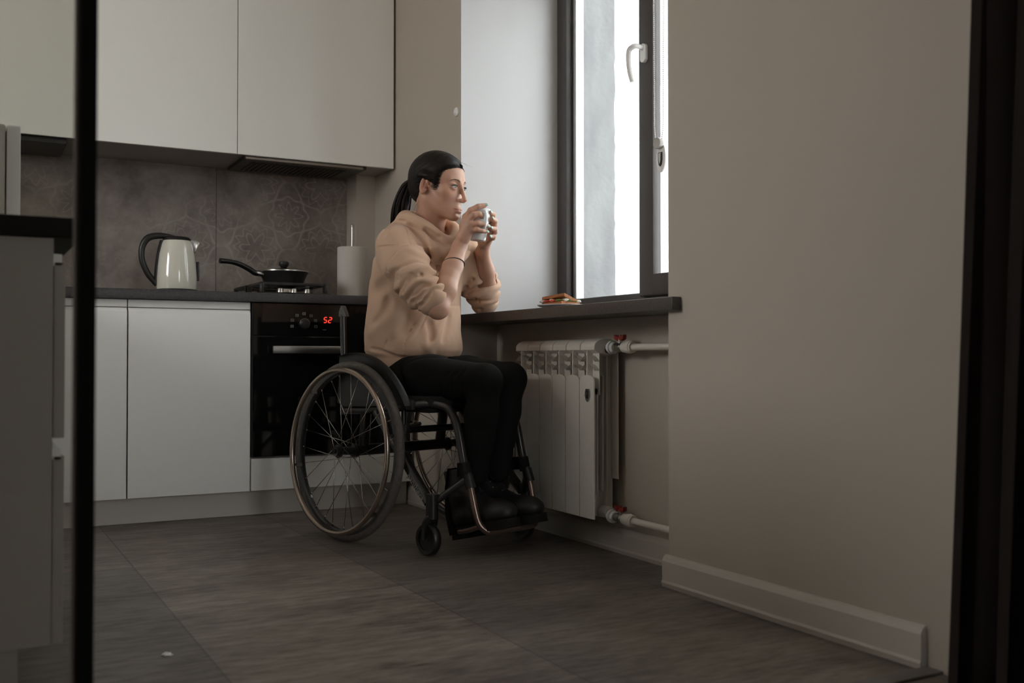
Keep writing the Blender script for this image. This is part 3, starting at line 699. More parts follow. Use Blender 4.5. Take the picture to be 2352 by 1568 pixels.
# rear wheel, built round its own axle along y, outward = -y
def ring_y(bm, prof, seg=96):
    """prof: closed list of (radius, y)"""
    rings = []
    for k in range(seg):
        a = 2 * math.pi * k / seg; c, s = math.cos(a), math.sin(a)
        rings.append([bm.verts.new((r * s, y, r * c)) for r, y in prof])
    n = len(prof)
    for k in range(seg):
        A, C = rings[k], rings[(k + 1) % seg]
        for i in range(n): bm.faces.new((A[i], A[(i + 1) % n], C[(i + 1) % n], C[i]))
    return bm
def cyl_y(bm, r, y0, y1, seg=24, c=(0, 0)):
    tube(bm, [(c[0], y0, c[1]), (c[0], y1, c[1])], r, seg); return bm
rw = link('rear_wheel', ring_y(BM(), [(.264, -.006), (.268, -.0105), (.284, -.0105), (.284, -.008), (.276, -.006), (.276, .006), (.284, .008), (.284, .0105), (.268, .0105), (.264, .006)]), Mrim, wc, True)
prof = [(.2885 + .0135 * math.cos(a), .0135 * math.sin(a)) for a in np.linspace(0, 2 * math.pi, 16, endpoint=False)]
link('tyre', ring_y(BM(), prof, 120), Mtire, rw, True)
bm = BM(); tube(bm, [(.2715 * math.sin(a), -.040, .2715 * math.cos(a)) for a in np.linspace(0, 2 * math.pi, 120, endpoint=False)], .0088, 14, closed=True)
prr = link('push_rim', bm, Mpush, rw, True)
for k in range(6):
    a = R(60 * k + 16); bm = BM(); s, c = math.sin(a), math.cos(a)
    tube(bm, [(.2715 * s, -.036, .2715 * c), (.268 * s, -.022, .268 * c), (.266 * s, -.008, .266 * c)], [.0055, .006, .007], 4, flat=1.6, sq=True)
    cyl_y(bm, .0032, -.0415, -.03, 8, (.2645 * s, .2645 * c)); link('rim_tab', bm, Mpush, rw, True)
bm = BM(); cyl_y(bm, .0135, -.036, .036); cyl_y(bm, .024, -.036, -.031); cyl_y(bm, .024, .030, .036); cyl_y(bm, .017, -.048, -.036, 20); cyl_y(bm, .009, -.054, -.048, 16)
link('hub', bm, M['blackmetal'], rw, True)
spokes = []
for k in range(28):
    side = -1 if k % 2 else 1; lean = 1 if (k // 2) % 2 else -1
    ar = 2 * math.pi * k / 28; ah = ar + lean * R(72)
    P0 = (.0215 * math.sin(ah), side * .0335, .0215 * math.cos(ah)); P1 = (.2655 * math.sin(ar), side * .002, .2655 * math.cos(ar))
    if k < 1: pass
    bm = BM(); tube(bm, [P0, P1], .00115, 5)
    Pn = Vector(P1).lerp(Vector(P0), .05); tube(bm, [P1, Pn], .0022, 6)
    link('spoke', bm, Mspoke, rw, True)
cam_ = R(3)
rw.location = (0, -.256 + .301 * math.sin(cam_), .301 * math.cos(cam_) + .002); rw.rotation_euler = (-cam_, 0, 0)
rw2 = rw.copy(); COL.objects.link(rw2); rw2.parent = wc
for ch in list(rw.children):
    c = ch.copy(); COL.objects.link(c); c.parent = rw2
rw2.location = (0, -rw.location.y, rw.location.z); rw2.rotation_euler = (cam_, 0, R(180))
# rotate order: turn the wheel round so its push rim faces outwards
rw2.rotation_mode = 'QUATERNION'; rw2.rotation_quaternion = (Matrix.Rotation(cam_, 4, 'X') @ Matrix.Rotation(R(180), 4, 'Z')).to_quaternion()

def mir(P, s): return [(p[0], p[1] * s, p[2]) for p in P]
side_pts = [(-.095, .185, .435), (.05, .187, .440), (.20, .188, .452), (.27, .182, .462), (.335, .155, .468), (.385, .137, .462), (.413, .131, .435), (.438, .130, .39), (.467, .130, .285), (.490, .130, .238)]
bm = BM()
for s in (-1, 1): tube(bm, smooth_path(mir(side_pts, s), 6), .0135, 14)
link('frame', bm, Mfr, wc, True)
bm = BM(); fp = [(.490, .130, .238), (.506, .130, .185), (.526, .126, .115), (.540, .112, .088), (.549, .088, .080)]
full = mir(fp, -1) + [(.550, 0, .079)] + list(reversed(fp))
tube(bm, smooth_path(full, 6), .0105, 14); fr_ = link('footrest', bm, Mbronze, wc, True)
bm = BM(); tube(bm, smooth_path([(.535, -.119, .098), (.46, -.112, .075), (.415, -.10, .066), (.41, 0, .066), (.415, .10, .066), (.46, .112, .075), (.535, .119, .098)], 6), .008, 10); link('footrest_rear_tube', bm, Mbronze, fr_, True)
for s in (-1, 1):
    bm = BM(); tube(bm, [(.484, s * .130, .252), (.499, s * .130, .212)], .0165, 16); link('clamp', bm, M['black'], wc, True)
    bm = BM(); tube(bm, [(.10, s * .188, .435), (.39, s * .205, .163)], .0145, 16, flat=1.35); st = link('diagonal_strut', bm, Mfr, wc, True)
    bm = BM(); tube(bm, [(.40, s * .205, .160), (.482, s * .133, .240)], .0115, 14); link('front_strut', bm, Mfr, wc, True)
    bm = BM(); tube(bm, [(.405, s * .208, .118), (.405, s * .208, .188)], .0195, 20); tube(bm, [(.405, s * .208, .186), (.405, s * .208, .193)], .0215, 20); link('caster_housing', bm, M['blackmetal'], wc, True)
bm = BM(); tube(bm, [(0, -.215, .302), (0, .215, .302)], .019, 20); link('axle_tube', bm, Mfr, wc, True)
bm = BM(); tube(bm, [(.16, -.183, .375), (.16, .183, .375)], .0115, 14); link('cross_tube', bm, Mfr, wc, True)
for s in (-1, 1):
    bm = BM(); tube(bm, [(.0, s * .17, .305), (.02, s * .175, .445)], .013, 12, flat=1.6); link('axle_bracket', bm, Mfr, wc, True)
    bm = BM(); box(bm, (.215, s * .185 - .012, .372), (.262, s * .185 + .012, .402), .004); tube(bm, [(.24, s * .185, .388), (.30, s * .168, .405)], .006, 10); tube(bm, [(.24, s * .19, .39), (.235, s * .185, .455)], .008, 10)
    link('brake', bm, M['black'], wc, True)
    bm = BM(); box(bm, (.262, s * .183 - .017, .448), (.295, s * .183 + .017, .482), .006); link('guard_clamp', bm, M['black'], wc, True)
# casters
def caster():
    bm = BM(); prof = [(.036, -.012), (.046, -.0135), (.050, -.008), (.051, 0), (.050, .008), (.046, .0135), (.036, .012)]
    ring_y(bm, prof, 40); w = link('caster_wheel', bm, M['black'], wc, True)
    bm = BM(); ring_y(bm, [(.006, -.008), (.0355, -.006), (.0355, .006), (.006, .008)], 32); cyl_y(bm, .008, -.014, .014, 16); link('caster_hub', bm, Mguard, w, True)
    bm = BM()
    for s in (-1, 1):
        tube(bm, smooth_path([(0, s * .018, 0), (.003, s * .019, .035), (.010, s * .017, .058), (.018, s * .008, .068)], 4), [.007, .007, .008, .009], 10, flat=1.7)
    tube(bm, [(.018, 0, .064), (.018, 0, .078)], .013, 16); link('fork', bm, M['blackmetal'], w, True)
    return w
c1 = caster(); c1.location = (.388, -.208, .0515)
c2 = c1.copy(); COL.objects.link(c2); c2.parent = wc
for ch in list(c1.children):
    q = ch.copy(); COL.objects.link(q); q.parent = c2
c2.location = (.388, .208, .0515)
# seat, cushion, backrest
bm = BM(); t = bmesh.new(); box(t, (-.09, -.175, .440), (.35, .175, .455), .006); merge(bm, t); link('seat', bm, Mfab, wc, True)
bm = BM(); box(bm, (-.075, -.168, .456), (.355, .168, .492), .014, 3); link('cushion', bm, mat('dark_cushion', (.028, .027, .025), .9), wc, True)
for s in (-1, 1):
    bm = BM(); tube(bm, [(-.095, s * .187, .42), (-.092, s * .187, .60), (-.098, s * .187, .765)], .0115, 14); link('back_post', bm, Mfr, wc, True)
bm = BM(); rows = []
for j in range(13):
    z = .49 + j / 12 * .285
    rows.append([bm.verts.new((-.098 - .05 * (1 - (y / .19) ** 2) , y, z)) for y in np.linspace(-.196, .196, 22)])
for A, C in zip(rows, rows[1:]):
    for k in range(21): bm.faces.new((A[k], A[k + 1], C[k + 1], C[k]))
bmesh.ops.solidify(bm, geom=bm.faces[:], thickness=.016); link('backrest', bm, Mfab, wc, True)
bm = BM(); prism(bm, [(-.115, .758), (-.070, .758), (-.078, .775), (-.092, .797), (-.102, .797), (-.114, .775)], 'y', -.196, -.180, .003); link('back_strap_flap', bm, mat('grey_flap', (.085, .08, .075), .7), wc, True)
# side guards
for s in (-1, 1):
    arc = [(.332 * math.cos(a), .302 + .332 * math.sin(a)) for a in np.linspace(R(29), R(107), 26)]
    poly = [(.287, .463)] + arc + [(-.108, .46), (-.06, .448)]
    bm = BM(); prism(bm, poly, 'y', s * .198, s * .2035)
    t = bmesh.new(); prev = None          # flange curving out over the tyre
    for (x, z) in arc:
        k = (.328) / .332; row = []
        for u in range(5):
            f = u / 4; rr = .332 - .004 * f * f
            d = Vector((x, 0, z - .302)).normalized() * rr
            row.append(t.verts.new((d.x, s * (.2 + .022 * f), d.z + .302)))
        if prev:
            for u in range(4): t.faces.new((prev[u], prev[u + 1], row[u + 1], row[u]))
        prev = row
    bmesh.ops.solidify(t, geom=t.faces[:], thickness=.0025); merge(bm, t)
    link('side_guard', bm, Mguard, wc, True)
# calf strap
bm = BM(); rows = []
for p in smooth_path([(.468, -.146, .268), (.452, -.145, .266), (.42, -.115, .262), (.385, -.06, .260), (.380, 0, .260), (.385, .06, .260), (.42, .112, .265), (.455, .142, .268), (.470, .146, .268)], 6):
    rows.append([bm.verts.new((p.x, p.y, p.z + dz)) for dz in (-.021, -.007, .007, .021)])
for A, C in zip(rows, rows[1:]):
    for k in range(3): bm.faces.new((A[k], A[k + 1], C[k + 1], C[k]))
bmesh.ops.solidify(bm, geom=bm.faces[:], thickness=.004)
for s in (-1, 1): tube(bm, [(.466, s * .130, .288), (.478, s * .130, .246)], .018, 16)
link('calf_strap', bm, Mfab, wc, True)
# lettering on the near diagonal strut
fc = bpy.data.curves.new('lettering', 'FONT'); fc.body = 'panthera'; fc.size = .030; fc.extrude = .0004; fc.align_x = 'CENTER'; fc.align_y = 'CENTER'
fo = bpy.data.objects.new('lettering_source', fc)
COL.objects.link(fo); dg = bpy.context.evaluated_depsgraph_get(); me = bpy.data.meshes.new_from_object(fo.evaluated_get(dg)); bpy.data.objects.remove(fo)
lt = bpy.data.objects.new('lettering', me); COL.objects.link(lt); me.materials.clear(); me.materials.append(mat('grey_lettering', (.34, .33, .31), .5))
a0 = Vector((.10, -.188, .435)); a1 = Vector((.39, -.205, .163)); dx = (a1 - a0).normalized(); ny = Vector((0, -1, 0)); ny = (ny - dx * ny.dot(dx)).normalized(); up2 = ny.cross(dx)
Mt = Matrix((dx, up2, ny)).transposed().to_4x4(); Mt.translation = a0.lerp(a1, .83) + ny * .0193
lt.matrix_basis = Mt; lt.parent = wc
# ------------------------------------------------------------------ implicit-surface modelling for the figure
class Grid:
    def __init__(s, lo, hi, h):
        s.lo = np.array(lo, np.float32); s.h = h
        s.n = tuple(int(math.ceil((hi[i] - lo[i]) / h)) + 1 for i in range(3))
        s.v = np.full(s.n, .06, np.float32)
        s.ax = [s.lo[i] + np.arange(s.n[i], dtype=np.float32) * h for i in range(3)]
    def sl(s, lo, hi):
        a = [max(0, int((lo[i] - s.lo[i]) / s.h)) for i in range(3)]
        b = [min(s.n[i], int((hi[i] - s.lo[i]) / s.h) + 2) for i in range(3)]
        sl = tuple(slice(a[i], max(b[i], a[i] + 1)) for i in range(3))
        X = s.ax[0][sl[0]][:, None, None]; Y = s.ax[1][sl[1]][None, :, None]; Z = s.ax[2][sl[2]][None, None, :]
        return sl, X, Y, Z
    def add(s, fn, lo, hi, k=.01, pad=.035):
        sl, X, Y, Z = s.sl([l - pad for l in lo], [x + pad for x in hi])
        s.v[sl] = smin(s.v[sl], fn(X, Y, Z), k)
    def sub(s, fn, lo, hi, k=.005, pad=.02):
        sl, X, Y, Z = s.sl([l - pad for l in lo], [x + pad for x in hi])
        s.v[sl] = -smin(-s.v[sl], fn(X, Y, Z), k)
    def off(s, fn, lo, hi):
        sl, X, Y, Z = s.sl(lo, hi); s.v[sl] = s.v[sl] + fn(X, Y, Z)
    def cone(s, a, b, ra, rb, k=.01):
        a = np.array(a, np.float32); b = np.array(b, np.float32); r = max(ra, rb)
        s.add(f_cone(a, b, ra, rb), np.minimum(a, b) - r, np.maximum(a, b) + r, k)
    def chain(s, P, rs, k=.01):
        for i in range(len(P) - 1): s.cone(P[i], P[i + 1], rs[i], rs[i + 1], k)
    def ell(s, c, r, k=.01, rot=None, sub=False):
        m = max(r); f = f_ell(c, r, rot)
        (s.sub if sub else s.add)(f, [x - m for x in c], [x + m for x in c], k)
def _sm(a, b, k):
    h = np.maximum(k - np.abs(a - b), 0) / k
    return np.minimum(a, b) - h * h * k * .25
def smin(a, b, k): return _sm(a, b, k)
def f_cone(a, b, ra, rb):
    d = b - a; L = float(d @ d) + 1e-9
    def f(X, Y, Z):
        px, py, pz = X - a[0], Y - a[1], Z - a[2]
        t = np.clip((px * d[0] + py * d[1] + pz * d[2]) / L, 0, 1)
        return np.sqrt((px - t * d[0]) ** 2 + (py - t * d[1]) ** 2 + (pz - t * d[2]) ** 2) - (ra + t * (rb - ra))
    return f
def f_ell(c, r, rot=None):
    rr = None if rot is None else np.array(Euler([R(q) for q in rot]).to_matrix().transposed())
    def f(X, Y, Z):
        x, y, z = X - c[0], Y - c[1], Z - c[2]
        if rr is not None:
            x, y, z = (rr[0][0] * x + rr[0][1] * y + rr[0][2] * z, rr[1][0] * x + rr[1][1] * y + rr[1][2] * z, rr[2][0] * x + rr[2][1] * y + rr[2][2] * z)
        k0 = np.sqrt((x / r[0]) ** 2 + (y / r[1]) ** 2 + (z / r[2]) ** 2)
        k1 = np.sqrt((x / r[0] ** 2) ** 2 + (y / r[1] ** 2) ** 2 + (z / r[2] ** 2) ** 2) + 1e-6
        return k0 * (k0 - 1) / k1
    return f
def f_loft(rows):
    """rows: (z, cx, cy, rx, ry) horizontal ellipses stacked in z"""
    T = np.array(sorted(rows), np.float32)
    def f(X, Y, Z):
        z = Z; g = [np.interp(z, T[:, 0], T[:, i]).astype(np.float32) for i in (1, 2, 3, 4)]
        x, y = X - g[0], Y - g[1]
        k0 = np.sqrt((x / g[2]) ** 2 + (y / g[3]) ** 2); k1 = np.sqrt((x / g[2] ** 2) ** 2 + (y / g[3] ** 2) ** 2) + 1e-5
        d = k0 * (k0 - 1) / k1
        return np.maximum(d, np.maximum(z - T[-1, 0], T[0, 0] - z))
    return f
def seg_fold(a, b, w, amp):
    """ridge (amp>0) or groove (amp<0) along a segment, to be added to the field"""
    a = np.array(a, np.float32); b = np.array(b, np.float32); d = b - a; L = float(d @ d)
    def f(X, Y, Z):
        px, py, pz = X - a[0], Y - a[1], Z - a[2]
        t = np.clip((px * d[0] + py * d[1] + pz * d[2]) / L, 0, 1)
        q = ((px - t * d[0]) ** 2 + (py - t * d[1]) ** 2 + (pz - t * d[2]) ** 2) / (w * w)
        return -amp * np.exp(-q) * np.clip(4 * np.minimum(t + .12, 1.12 - t), .3, 1)
    return f
def seg_soft(a, b, w, amp, n):
    a = a.astype(np.float32); b = b.astype(np.float32); d = b - a; L = float(d @ d) + 1e-9; Ln = L ** .5
    # integral of a gaussian along the segment, so neighbouring pieces add up to one smooth line
    def f(X, Y, Z):
        px, py, pz = X - a[0], Y - a[1], Z - a[2]; s_ = (px * d[0] + py * d[1] + pz * d[2]) / Ln
        r2 = np.maximum(px ** 2 + py ** 2 + pz ** 2 - s_ ** 2, 0) / (w * w)
        return -amp * np.exp(-r2) * .5 * (np.tanh(1.2 * s_ / w) - np.tanh(1.2 * (s_ - Ln) / w))
    return f
def fold(G, P, w, amp):
    if w > .0075: amp *= 1.7; w *= .92
    P = [np.array(p, float) for p in P]
    for a, b in zip(P, P[1:]): G.off(seg_fold(a, b, w, amp), np.minimum(a, b) - 2.6 * w, np.maximum(a, b) + 2.6 * w)

def nets(G, name, m, parent=None, relax=1, mats=None, matfn=None):
    v = G.v; s = v < 0
    c = s[:-1, :-1, :-1].astype(np.uint8)
    for (i, j, k) in ((1, 0, 0), (0, 1, 0), (1, 1, 0), (0, 0, 1), (1, 0, 1), (0, 1, 1), (1, 1, 1)):
        c = c + s[i:v.shape[0] - 1 + i, j:v.shape[1] - 1 + j, k:v.shape[2] - 1 + k]
    act = (c > 0) & (c < 8); I = np.argwhere(act)
    off = [(0, 0, 0), (1, 0, 0), (0, 1, 0), (1, 1, 0), (0, 0, 1), (1, 0, 1), (0, 1, 1), (1, 1, 1)]
    V = [v[I[:, 0] + o[0], I[:, 1] + o[1], I[:, 2] + o[2]] for o in off]
    pos = np.zeros((len(I), 3), np.float32); cnt = np.zeros(len(I), np.float32)
    for a in range(8):
        for b in range(a + 1, 8):
            if sum(abs(off[a][q] - off[b][q]) for q in range(3)) != 1: continue
            mk = (V[a] < 0) != (V[b] < 0); t = np.where(mk, V[a] / np.where(mk, V[a] - V[b], 1), 0)
            oa = np.array(off[a], np.float32); ob = np.array(off[b], np.float32)
            pos += np.where(mk[:, None], oa + t[:, None] * (ob - oa), 0); cnt += mk
    P = G.lo + (I + pos / cnt[:, None]) * G.h
    idx = np.full(act.shape, -1, np.int32); idx[I[:, 0], I[:, 1], I[:, 2]] = np.arange(len(I))
    F = []
    n = v.shape
    for ax in range(3):
        a = [slice(1, n[0] - 1), slice(1, n[1] - 1), slice(1, n[2] - 1)]; a[ax] = slice(0, n[ax] - 1)
        b = list(a); b[ax] = slice(1, n[ax])
        s0 = s[tuple(a)]; s1 = s[tuple(b)]; E = np.argwhere(s0 != s1)
        if not len(E): continue
        fl = s0[E[:, 0], E[:, 1], E[:, 2]]
        E = E + np.array([0 if q == ax else 1 for q in range(3)])
        u, w = [(1, 2), (2, 0), (0, 1)][ax]
        def g(du, dw):
            Q = E.copy(); Q[:, u] -= du; Q[:, w] -= dw; return idx[Q[:, 0], Q[:, 1], Q[:, 2]]
        q = np.stack([g(1, 1), g(0, 1), g(0, 0), g(1, 0)], 1)
        q[~fl] = q[~fl][:, ::-1]; F.append(q)
    F = np.concatenate(F); F = F[(F >= 0).all(1)]
    for _ in range(relax):
        acc = np.zeros_like(P); ct = np.zeros(len(P), np.float32)
        for a in range(4):
            b = (a + 1) % 4
            for x, y in ((a, b), (b, a)):
                for q in range(3): acc[:, q] += np.bincount(F[:, x], P[F[:, y], q], len(P)).astype(np.float32)
                ct += np.bincount(F[:, x], minlength=len(P))
        P = P * .4 + .6 * acc / np.maximum(ct, 1)[:, None]
    me = bpy.data.meshes.new(name); me.vertices.add(len(P)); me.vertices.foreach_set('co', P.astype(np.float32).ravel())
    me.loops.add(F.size); me.loops.foreach_set('vertex_index', F.astype(np.int32).ravel())
    me.polygons.add(len(F)); me.polygons.foreach_set('loop_start', np.arange(0, F.size, 4, dtype=np.int32))
    try: me.polygons.foreach_set('loop_total', np.full(len(F), 4, np.int32))
    except Exception: pass
    me.update(calc_edges=True); me.validate()
    me.polygons.foreach_set('use_smooth', [True] * len(me.polygons))
    for x in (mats or [m]): me.materials.append(x)
    o = bpy.data.objects.new(name, me); COL.objects.link(o)
    if parent: o.parent = parent
    if matfn is not None:
        col = me.attributes.new('tint', 'FLOAT_COLOR', 'POINT'); col.data.foreach_set('color', matfn(P).astype(np.float32).ravel())
    return o

# ------------------------------------------------------------------ the person (same local frame as the wheelchair)
def tint_mat(name, rough, sss=0.0, bump=None, sheen=0.0):
    m = mat(name, (.5, .5, .5), rough, bump=bump, sss=sss, sheen=sheen)
    n = m.node_tree.nodes; a = n.new('ShaderNodeAttribute'); a.attribute_name = 'tint'
    m.node_tree.links.new(a.outputs['Color'], n['Principled BSDF'].inputs['Base Color']); return m
Mskin = tint_mat('skin', .48, sss=.35, bump=(260, .12, .001, (1, 1, 1)))
Mhair = mat('dark_hair', (.007, .0055, .005), .5, spec=.22, noise=(30, (.016, .011, .008), 3, (1, 1, 1)))
Mcotton = mat('peach_cotton_fleece', (.55, .362, .25), .92, noise=(7, (.58, .388, .272), 3, (1, 1, 1)), bump=(520, .25, .0008, (1, 1, 1)), sheen=.1)
Mpants = mat('black_denim', (.010, .010, .0095), .85, bump=(420, .3, .0008, (1, 1, 1)))
Mboot = mat('black_leather', (.010, .009, .0085), .5, bump=(90, .25, .001, (1, 1, 1)))
Msole = mat('black_rubber_sole', (.013, .012, .011), .7)
HC = np.array([.195, 0, 1.198]); HYAW = R(17.5); HPITCH = R(3)
HM = np.array((Matrix.Rotation(HYAW, 3, 'Z') @ Matrix.Rotation(HPITCH, 3, 'Y')))
def H2L(p): return HM @ np.array(p, float) + HC

SH_R, EL_R, WR_R = (.165, -.155, 1.00), (.353, -.140, .774), (.3112, -.010, .9849)
SH_L, EL_L, WR_L = (.150, .155, 1.00), (.120, .292, .816), (.236, .163, .983)
RH = {'elbow': (0.2562, -0.0536, 0.7742), 'fore': (0.2947, -0.0452, 0.8624), 'wrist': (0.3112, -0.01, 0.9849), 'palm': (0.3249, -0.0068, 1.0144), 'heel': (0.3394, 0.0034, 1.0213), 'mcp_i': (0.3307, -0.0024, 1.075), 'mcp_m': (0.343, -0.0039, 1.0664), 'mcp_r': (0.3509, -0.0013, 1.0515), 'mcp_p': (0.3528, 0.0067, 1.0348), 'index': [(0.3307, -0.0024, 1.075), (0.3505, 0.0029, 1.1024), (0.3635, 0.0242, 1.1162), (0.37, 0.0477, 1.1209)], 'middle': [(0.343, -0.0039, 1.0664), (0.3678, 0.0008, 1.086), (0.3755, 0.017, 1.0897), (0.3727, 0.0314, 1.0813)], 'ring': [(0.3509, -0.0013, 1.053), (0.375, 0.0116, 1.0591), (0.3793, 0.0331, 1.0564), (0.3782, 0.0519, 1.0524)], 'pinky': [(0.3518, 0.0057, 1.0377), (0.3716, 0.0128, 1.038), (0.3761, 0.0302, 1.0348), (0.3764, 0.0477, 1.0334)], 'thumb': [(0.315, 0.0002, 1.0158), (0.2976, 0.0158, 1.058), (0.2907, 0.0337, 1.0897), (0.2898, 0.0523, 1.1078)]}
LH = {'elbow': (0.1282, 0.2855, 0.8088), 'wrist': (0.2404, 0.1672, 0.9919), 'palm': (0.2706, 0.1471, 1.0273), 'mcp': [(0.294, 0.1272, 1.0656), (0.298, 0.1316, 1.0507), (0.3006, 0.1332, 1.0341), (0.2998, 0.1299, 1.019)], 'index': [(0.294, 0.1272, 1.0656), (0.3328, 0.119, 1.0864), (0.3553, 0.1017, 1.0973), (0.3641, 0.0792, 1.1015)], 'middle': [(0.298, 0.1316, 1.0507), (0.3407, 0.1217, 1.0667), (0.3621, 0.1033, 1.0762), (0.3723, 0.0794, 1.0802)], 'ring': [(0.3006, 0.1332, 1.0341), (0.3458, 0.1189, 1.0423), (0.3646, 0.1009, 1.0479), (0.3728, 0.075, 1.0477)], 'pinky': [(0.2998, 0.1299, 1.019), (0.3443, 0.1122, 1.0212), (0.3627, 0.0966, 1.0228), (0.3675, 0.076, 1.0206)], 'thumb': [(0.263, 0.1398, 1.0123), (0.2643, 0.112, 1.0399), (0.2752, 0.0897, 1.0669), (0.2802, 0.0771, 1.0875)]}

def head_field(G):
    lo = HC - .17; hi = HC + .17
    sl, X, Y, Z = G.sl(lo, hi)
    x, y, z = X - HC[0], Y - HC[1], Z - HC[2]; T = HM.T.astype(np.float32)
    hx = T[0, 0] * x + T[0, 1] * y + T[0, 2] * z; hy = T[1, 0] * x + T[1, 1] * y + T[1, 2] * z; hz = T[2, 0] * x + T[2, 1] * y + T[2, 2] * z
    return sl, hx, hy, hz
def skull(hx, hy, hz):
    ay = np.abs(hy)
    d = f_ell((-.014, 0, .032), (.094, .073, .084))(hx, hy, hz)
    def A(f, k): nonlocal d; d = smin(d, f, k)
    def S(f, k): nonlocal d; d = -smin(-d, f, k)
    A(f_ell((.030, 0, .030), (.058, .062, .058))(hx, ay, hz), .02)         # forehead
    A(f_ell((.022, 0, -.032), (.060, .055, .072))(hx, ay, hz), .02)        # mid face
    A(f_cone(np.array((-.012, .050, -.045)), np.array((.058, .014, -.098)), .016, .015)(hx, ay, hz), .025)  # jaw line
    A(f_ell((.064, 0, -.100), (.016, .016, .014))(hx, hy, hz), .018)       # chin
    A(f_ell((.056, 0, -.076), (.026, .026, .022))(hx, hy, hz), .02)        # muzzle
    A(f_ell((.048, .043, -.022), (.022, .017, .016))(hx, ay, hz), .02)     # cheekbone
    A(f_cone(np.array((.078, .012, .017)), np.array((.066, .042, .018)), .009, .009)(hx, ay, hz), .012)  # brow
    S(f_ell((.092, .032, -.003), (.017, .018, .013))(hx, ay, hz), .013)    # eye socket
    A(f_cone(np.array((.0835, 0, .006)), np.array((.1015, 0, -.040)), .0065, .0070)(hx, hy, hz), .012)   # nose bridge
    A(f_ell((.1015, 0, -.0465), (.0105, .0090, .0075))(hx, hy, hz), .006)  # tip
    A(f_ell((.0910, .0105, -.0495), (.0100, .0062, .0064))(hx, ay, hz), .006)  # wings
    S(f_ell((.0950, .0065, -.0575), (.006, .0032, .004))(hx, ay, hz), .003)    # nostrils
    S(f_cone(np.array((.094, 0, -.058)), np.array((.089, 0, -.068)), .002, .0025)(hx, hy, hz), .006)  # philtrum
    # lids round the eyeball
    A(f_ell((.0715, .0315, -.006), (.0150, .0150, .0135))(hx, ay, hz), .006)
    S(f_ell((.0865, .0325, -.0065), (.0085, .0125, .0054), (0, 0, 20))(hx, ay, hz), .0018)
    # mouth
    A(f_ell((.0800, 0, -.0770), (.0085, .0240, .0042))(hx, hy, hz), .005)
    A(f_ell((.0780, 0, -.0858), (.0088, .0190, .0050))(hx, hy, hz), .005)
    S(f_cone(np.array((.088, 0, -.0808)), np.array((.071, .0255, -.0815)), .0008, .0008)(hx, ay, hz), .0025)
    S(f_ell((.084, 0, -.0945), (.006, .014, .003))(hx, hy, hz), .008)
    return d
def ears(hx, hy, hz):
    ay = np.abs(hy)
    d = f_ell((-.012, .0760, -.004), (.0150, .0080, .032), (0, 12, -20))(hx, ay, hz)
    d = -smin(-d, f_ell((-.008, .0870, .000), (.0092, .0130, .0220), (0, 12, -20))(hx, ay, hz), .0025)
    d = -smin(-d, f_ell((-.003, .078, -.008), (.0062, .011, .0095))(hx, ay, hz), .003)
    d = smin(d, f_cone(np.array((-.0165, .0785, -.010)), np.array((-.013, .080, .010)), .0022, .0022)(hx, ay, hz), .003)
    return smin(d, f_ell((.0045, .0720, -.010), (.0030, .0035, .005))(hx, ay, hz), .003)

G = Grid((-.06, -.235, .72), (.43, .36, 1.345), .002)
# torso core, neck, shoulders
G.add(f_loft([(.725, .06, 0, .085, .125), (.85, .07, 0, .09, .13), (.95, .095, 0, .085, .145), (1.01, .115, 0, .06, .12), (1.045, .13, 0, .045, .06)]), (-.04, -.16, .72), (.2, .16, 1.05), .02)
G.cone((.128, 0, 1.03), (.158, .002, 1.12), .050, .049, .03); G.cone((.15, .002, 1.10), tuple(H2L((-.030, 0, -.045))), .048, .050, .02)
for s in (-1, 1):
    G.cone((.125, s * .03, 1.02), (.158, s * .14, .995), .038, .036, .03)
    nk = H2L((-.028, s * .052, -.035)); G.cone(tuple(nk), (.165, s * .012, 1.02), .010, .008, .02)
sl, hx, hy, hz = head_field(G)
d = skull(hx, hy, hz); d = smin(d, ears(hx, hy, hz), .006)
G.v[sl] = smin(G.v[sl], d, .016)
# arms
G.chain([SH_R, (.26, -.152, .885), EL_R], [.044, .040, .036], .012)
G.chain([EL_R, (.345, -.105, .835), (.328, -.055, .915), WR_R], [.031, .0380, .032, .0235], .014)
G.cone(EL_R, (.369, -.150, .752), .027, .013, .012)
G.chain([SH_L, (.125, .225, .905), EL_L], [.044, .040, .036], .012)
G.chain([EL_L, (.152, .260, .865), (.195, .215, .925), WR_L], [.0345, .0385, .032, .0235], .014)
def hand(D, palm_pts, wr):
    G.cone(wr, D['palm'], .0225, .021, .014)
    M_ = [D[k][0] for k in ('index', 'middle', 'ring', 'pinky')]
    for i, p in enumerate(M_): G.cone(D['palm'], p, .0165, (.0125, .0125, .0118, .0108)[i], .012)
    for a, b in zip(M_, M_[1:]): G.cone(a, b, .0105, .0105, .008)
    for k, r in (('index', .0096), ('middle', .0098), ('ring', .0093), ('pinky', .0082)):
        P = D[k]; G.chain(P, [r * 1.12, r * 1.03, r * .92, r * .80], .0035)
    P = D['thumb']; G.cone(D['palm'], P[0], .018, .015, .012); G.chain(P, [.0145, .0115, .0105, .0088], .006)
hand(RH, None, WR_R); hand(LH, None, WR_L)
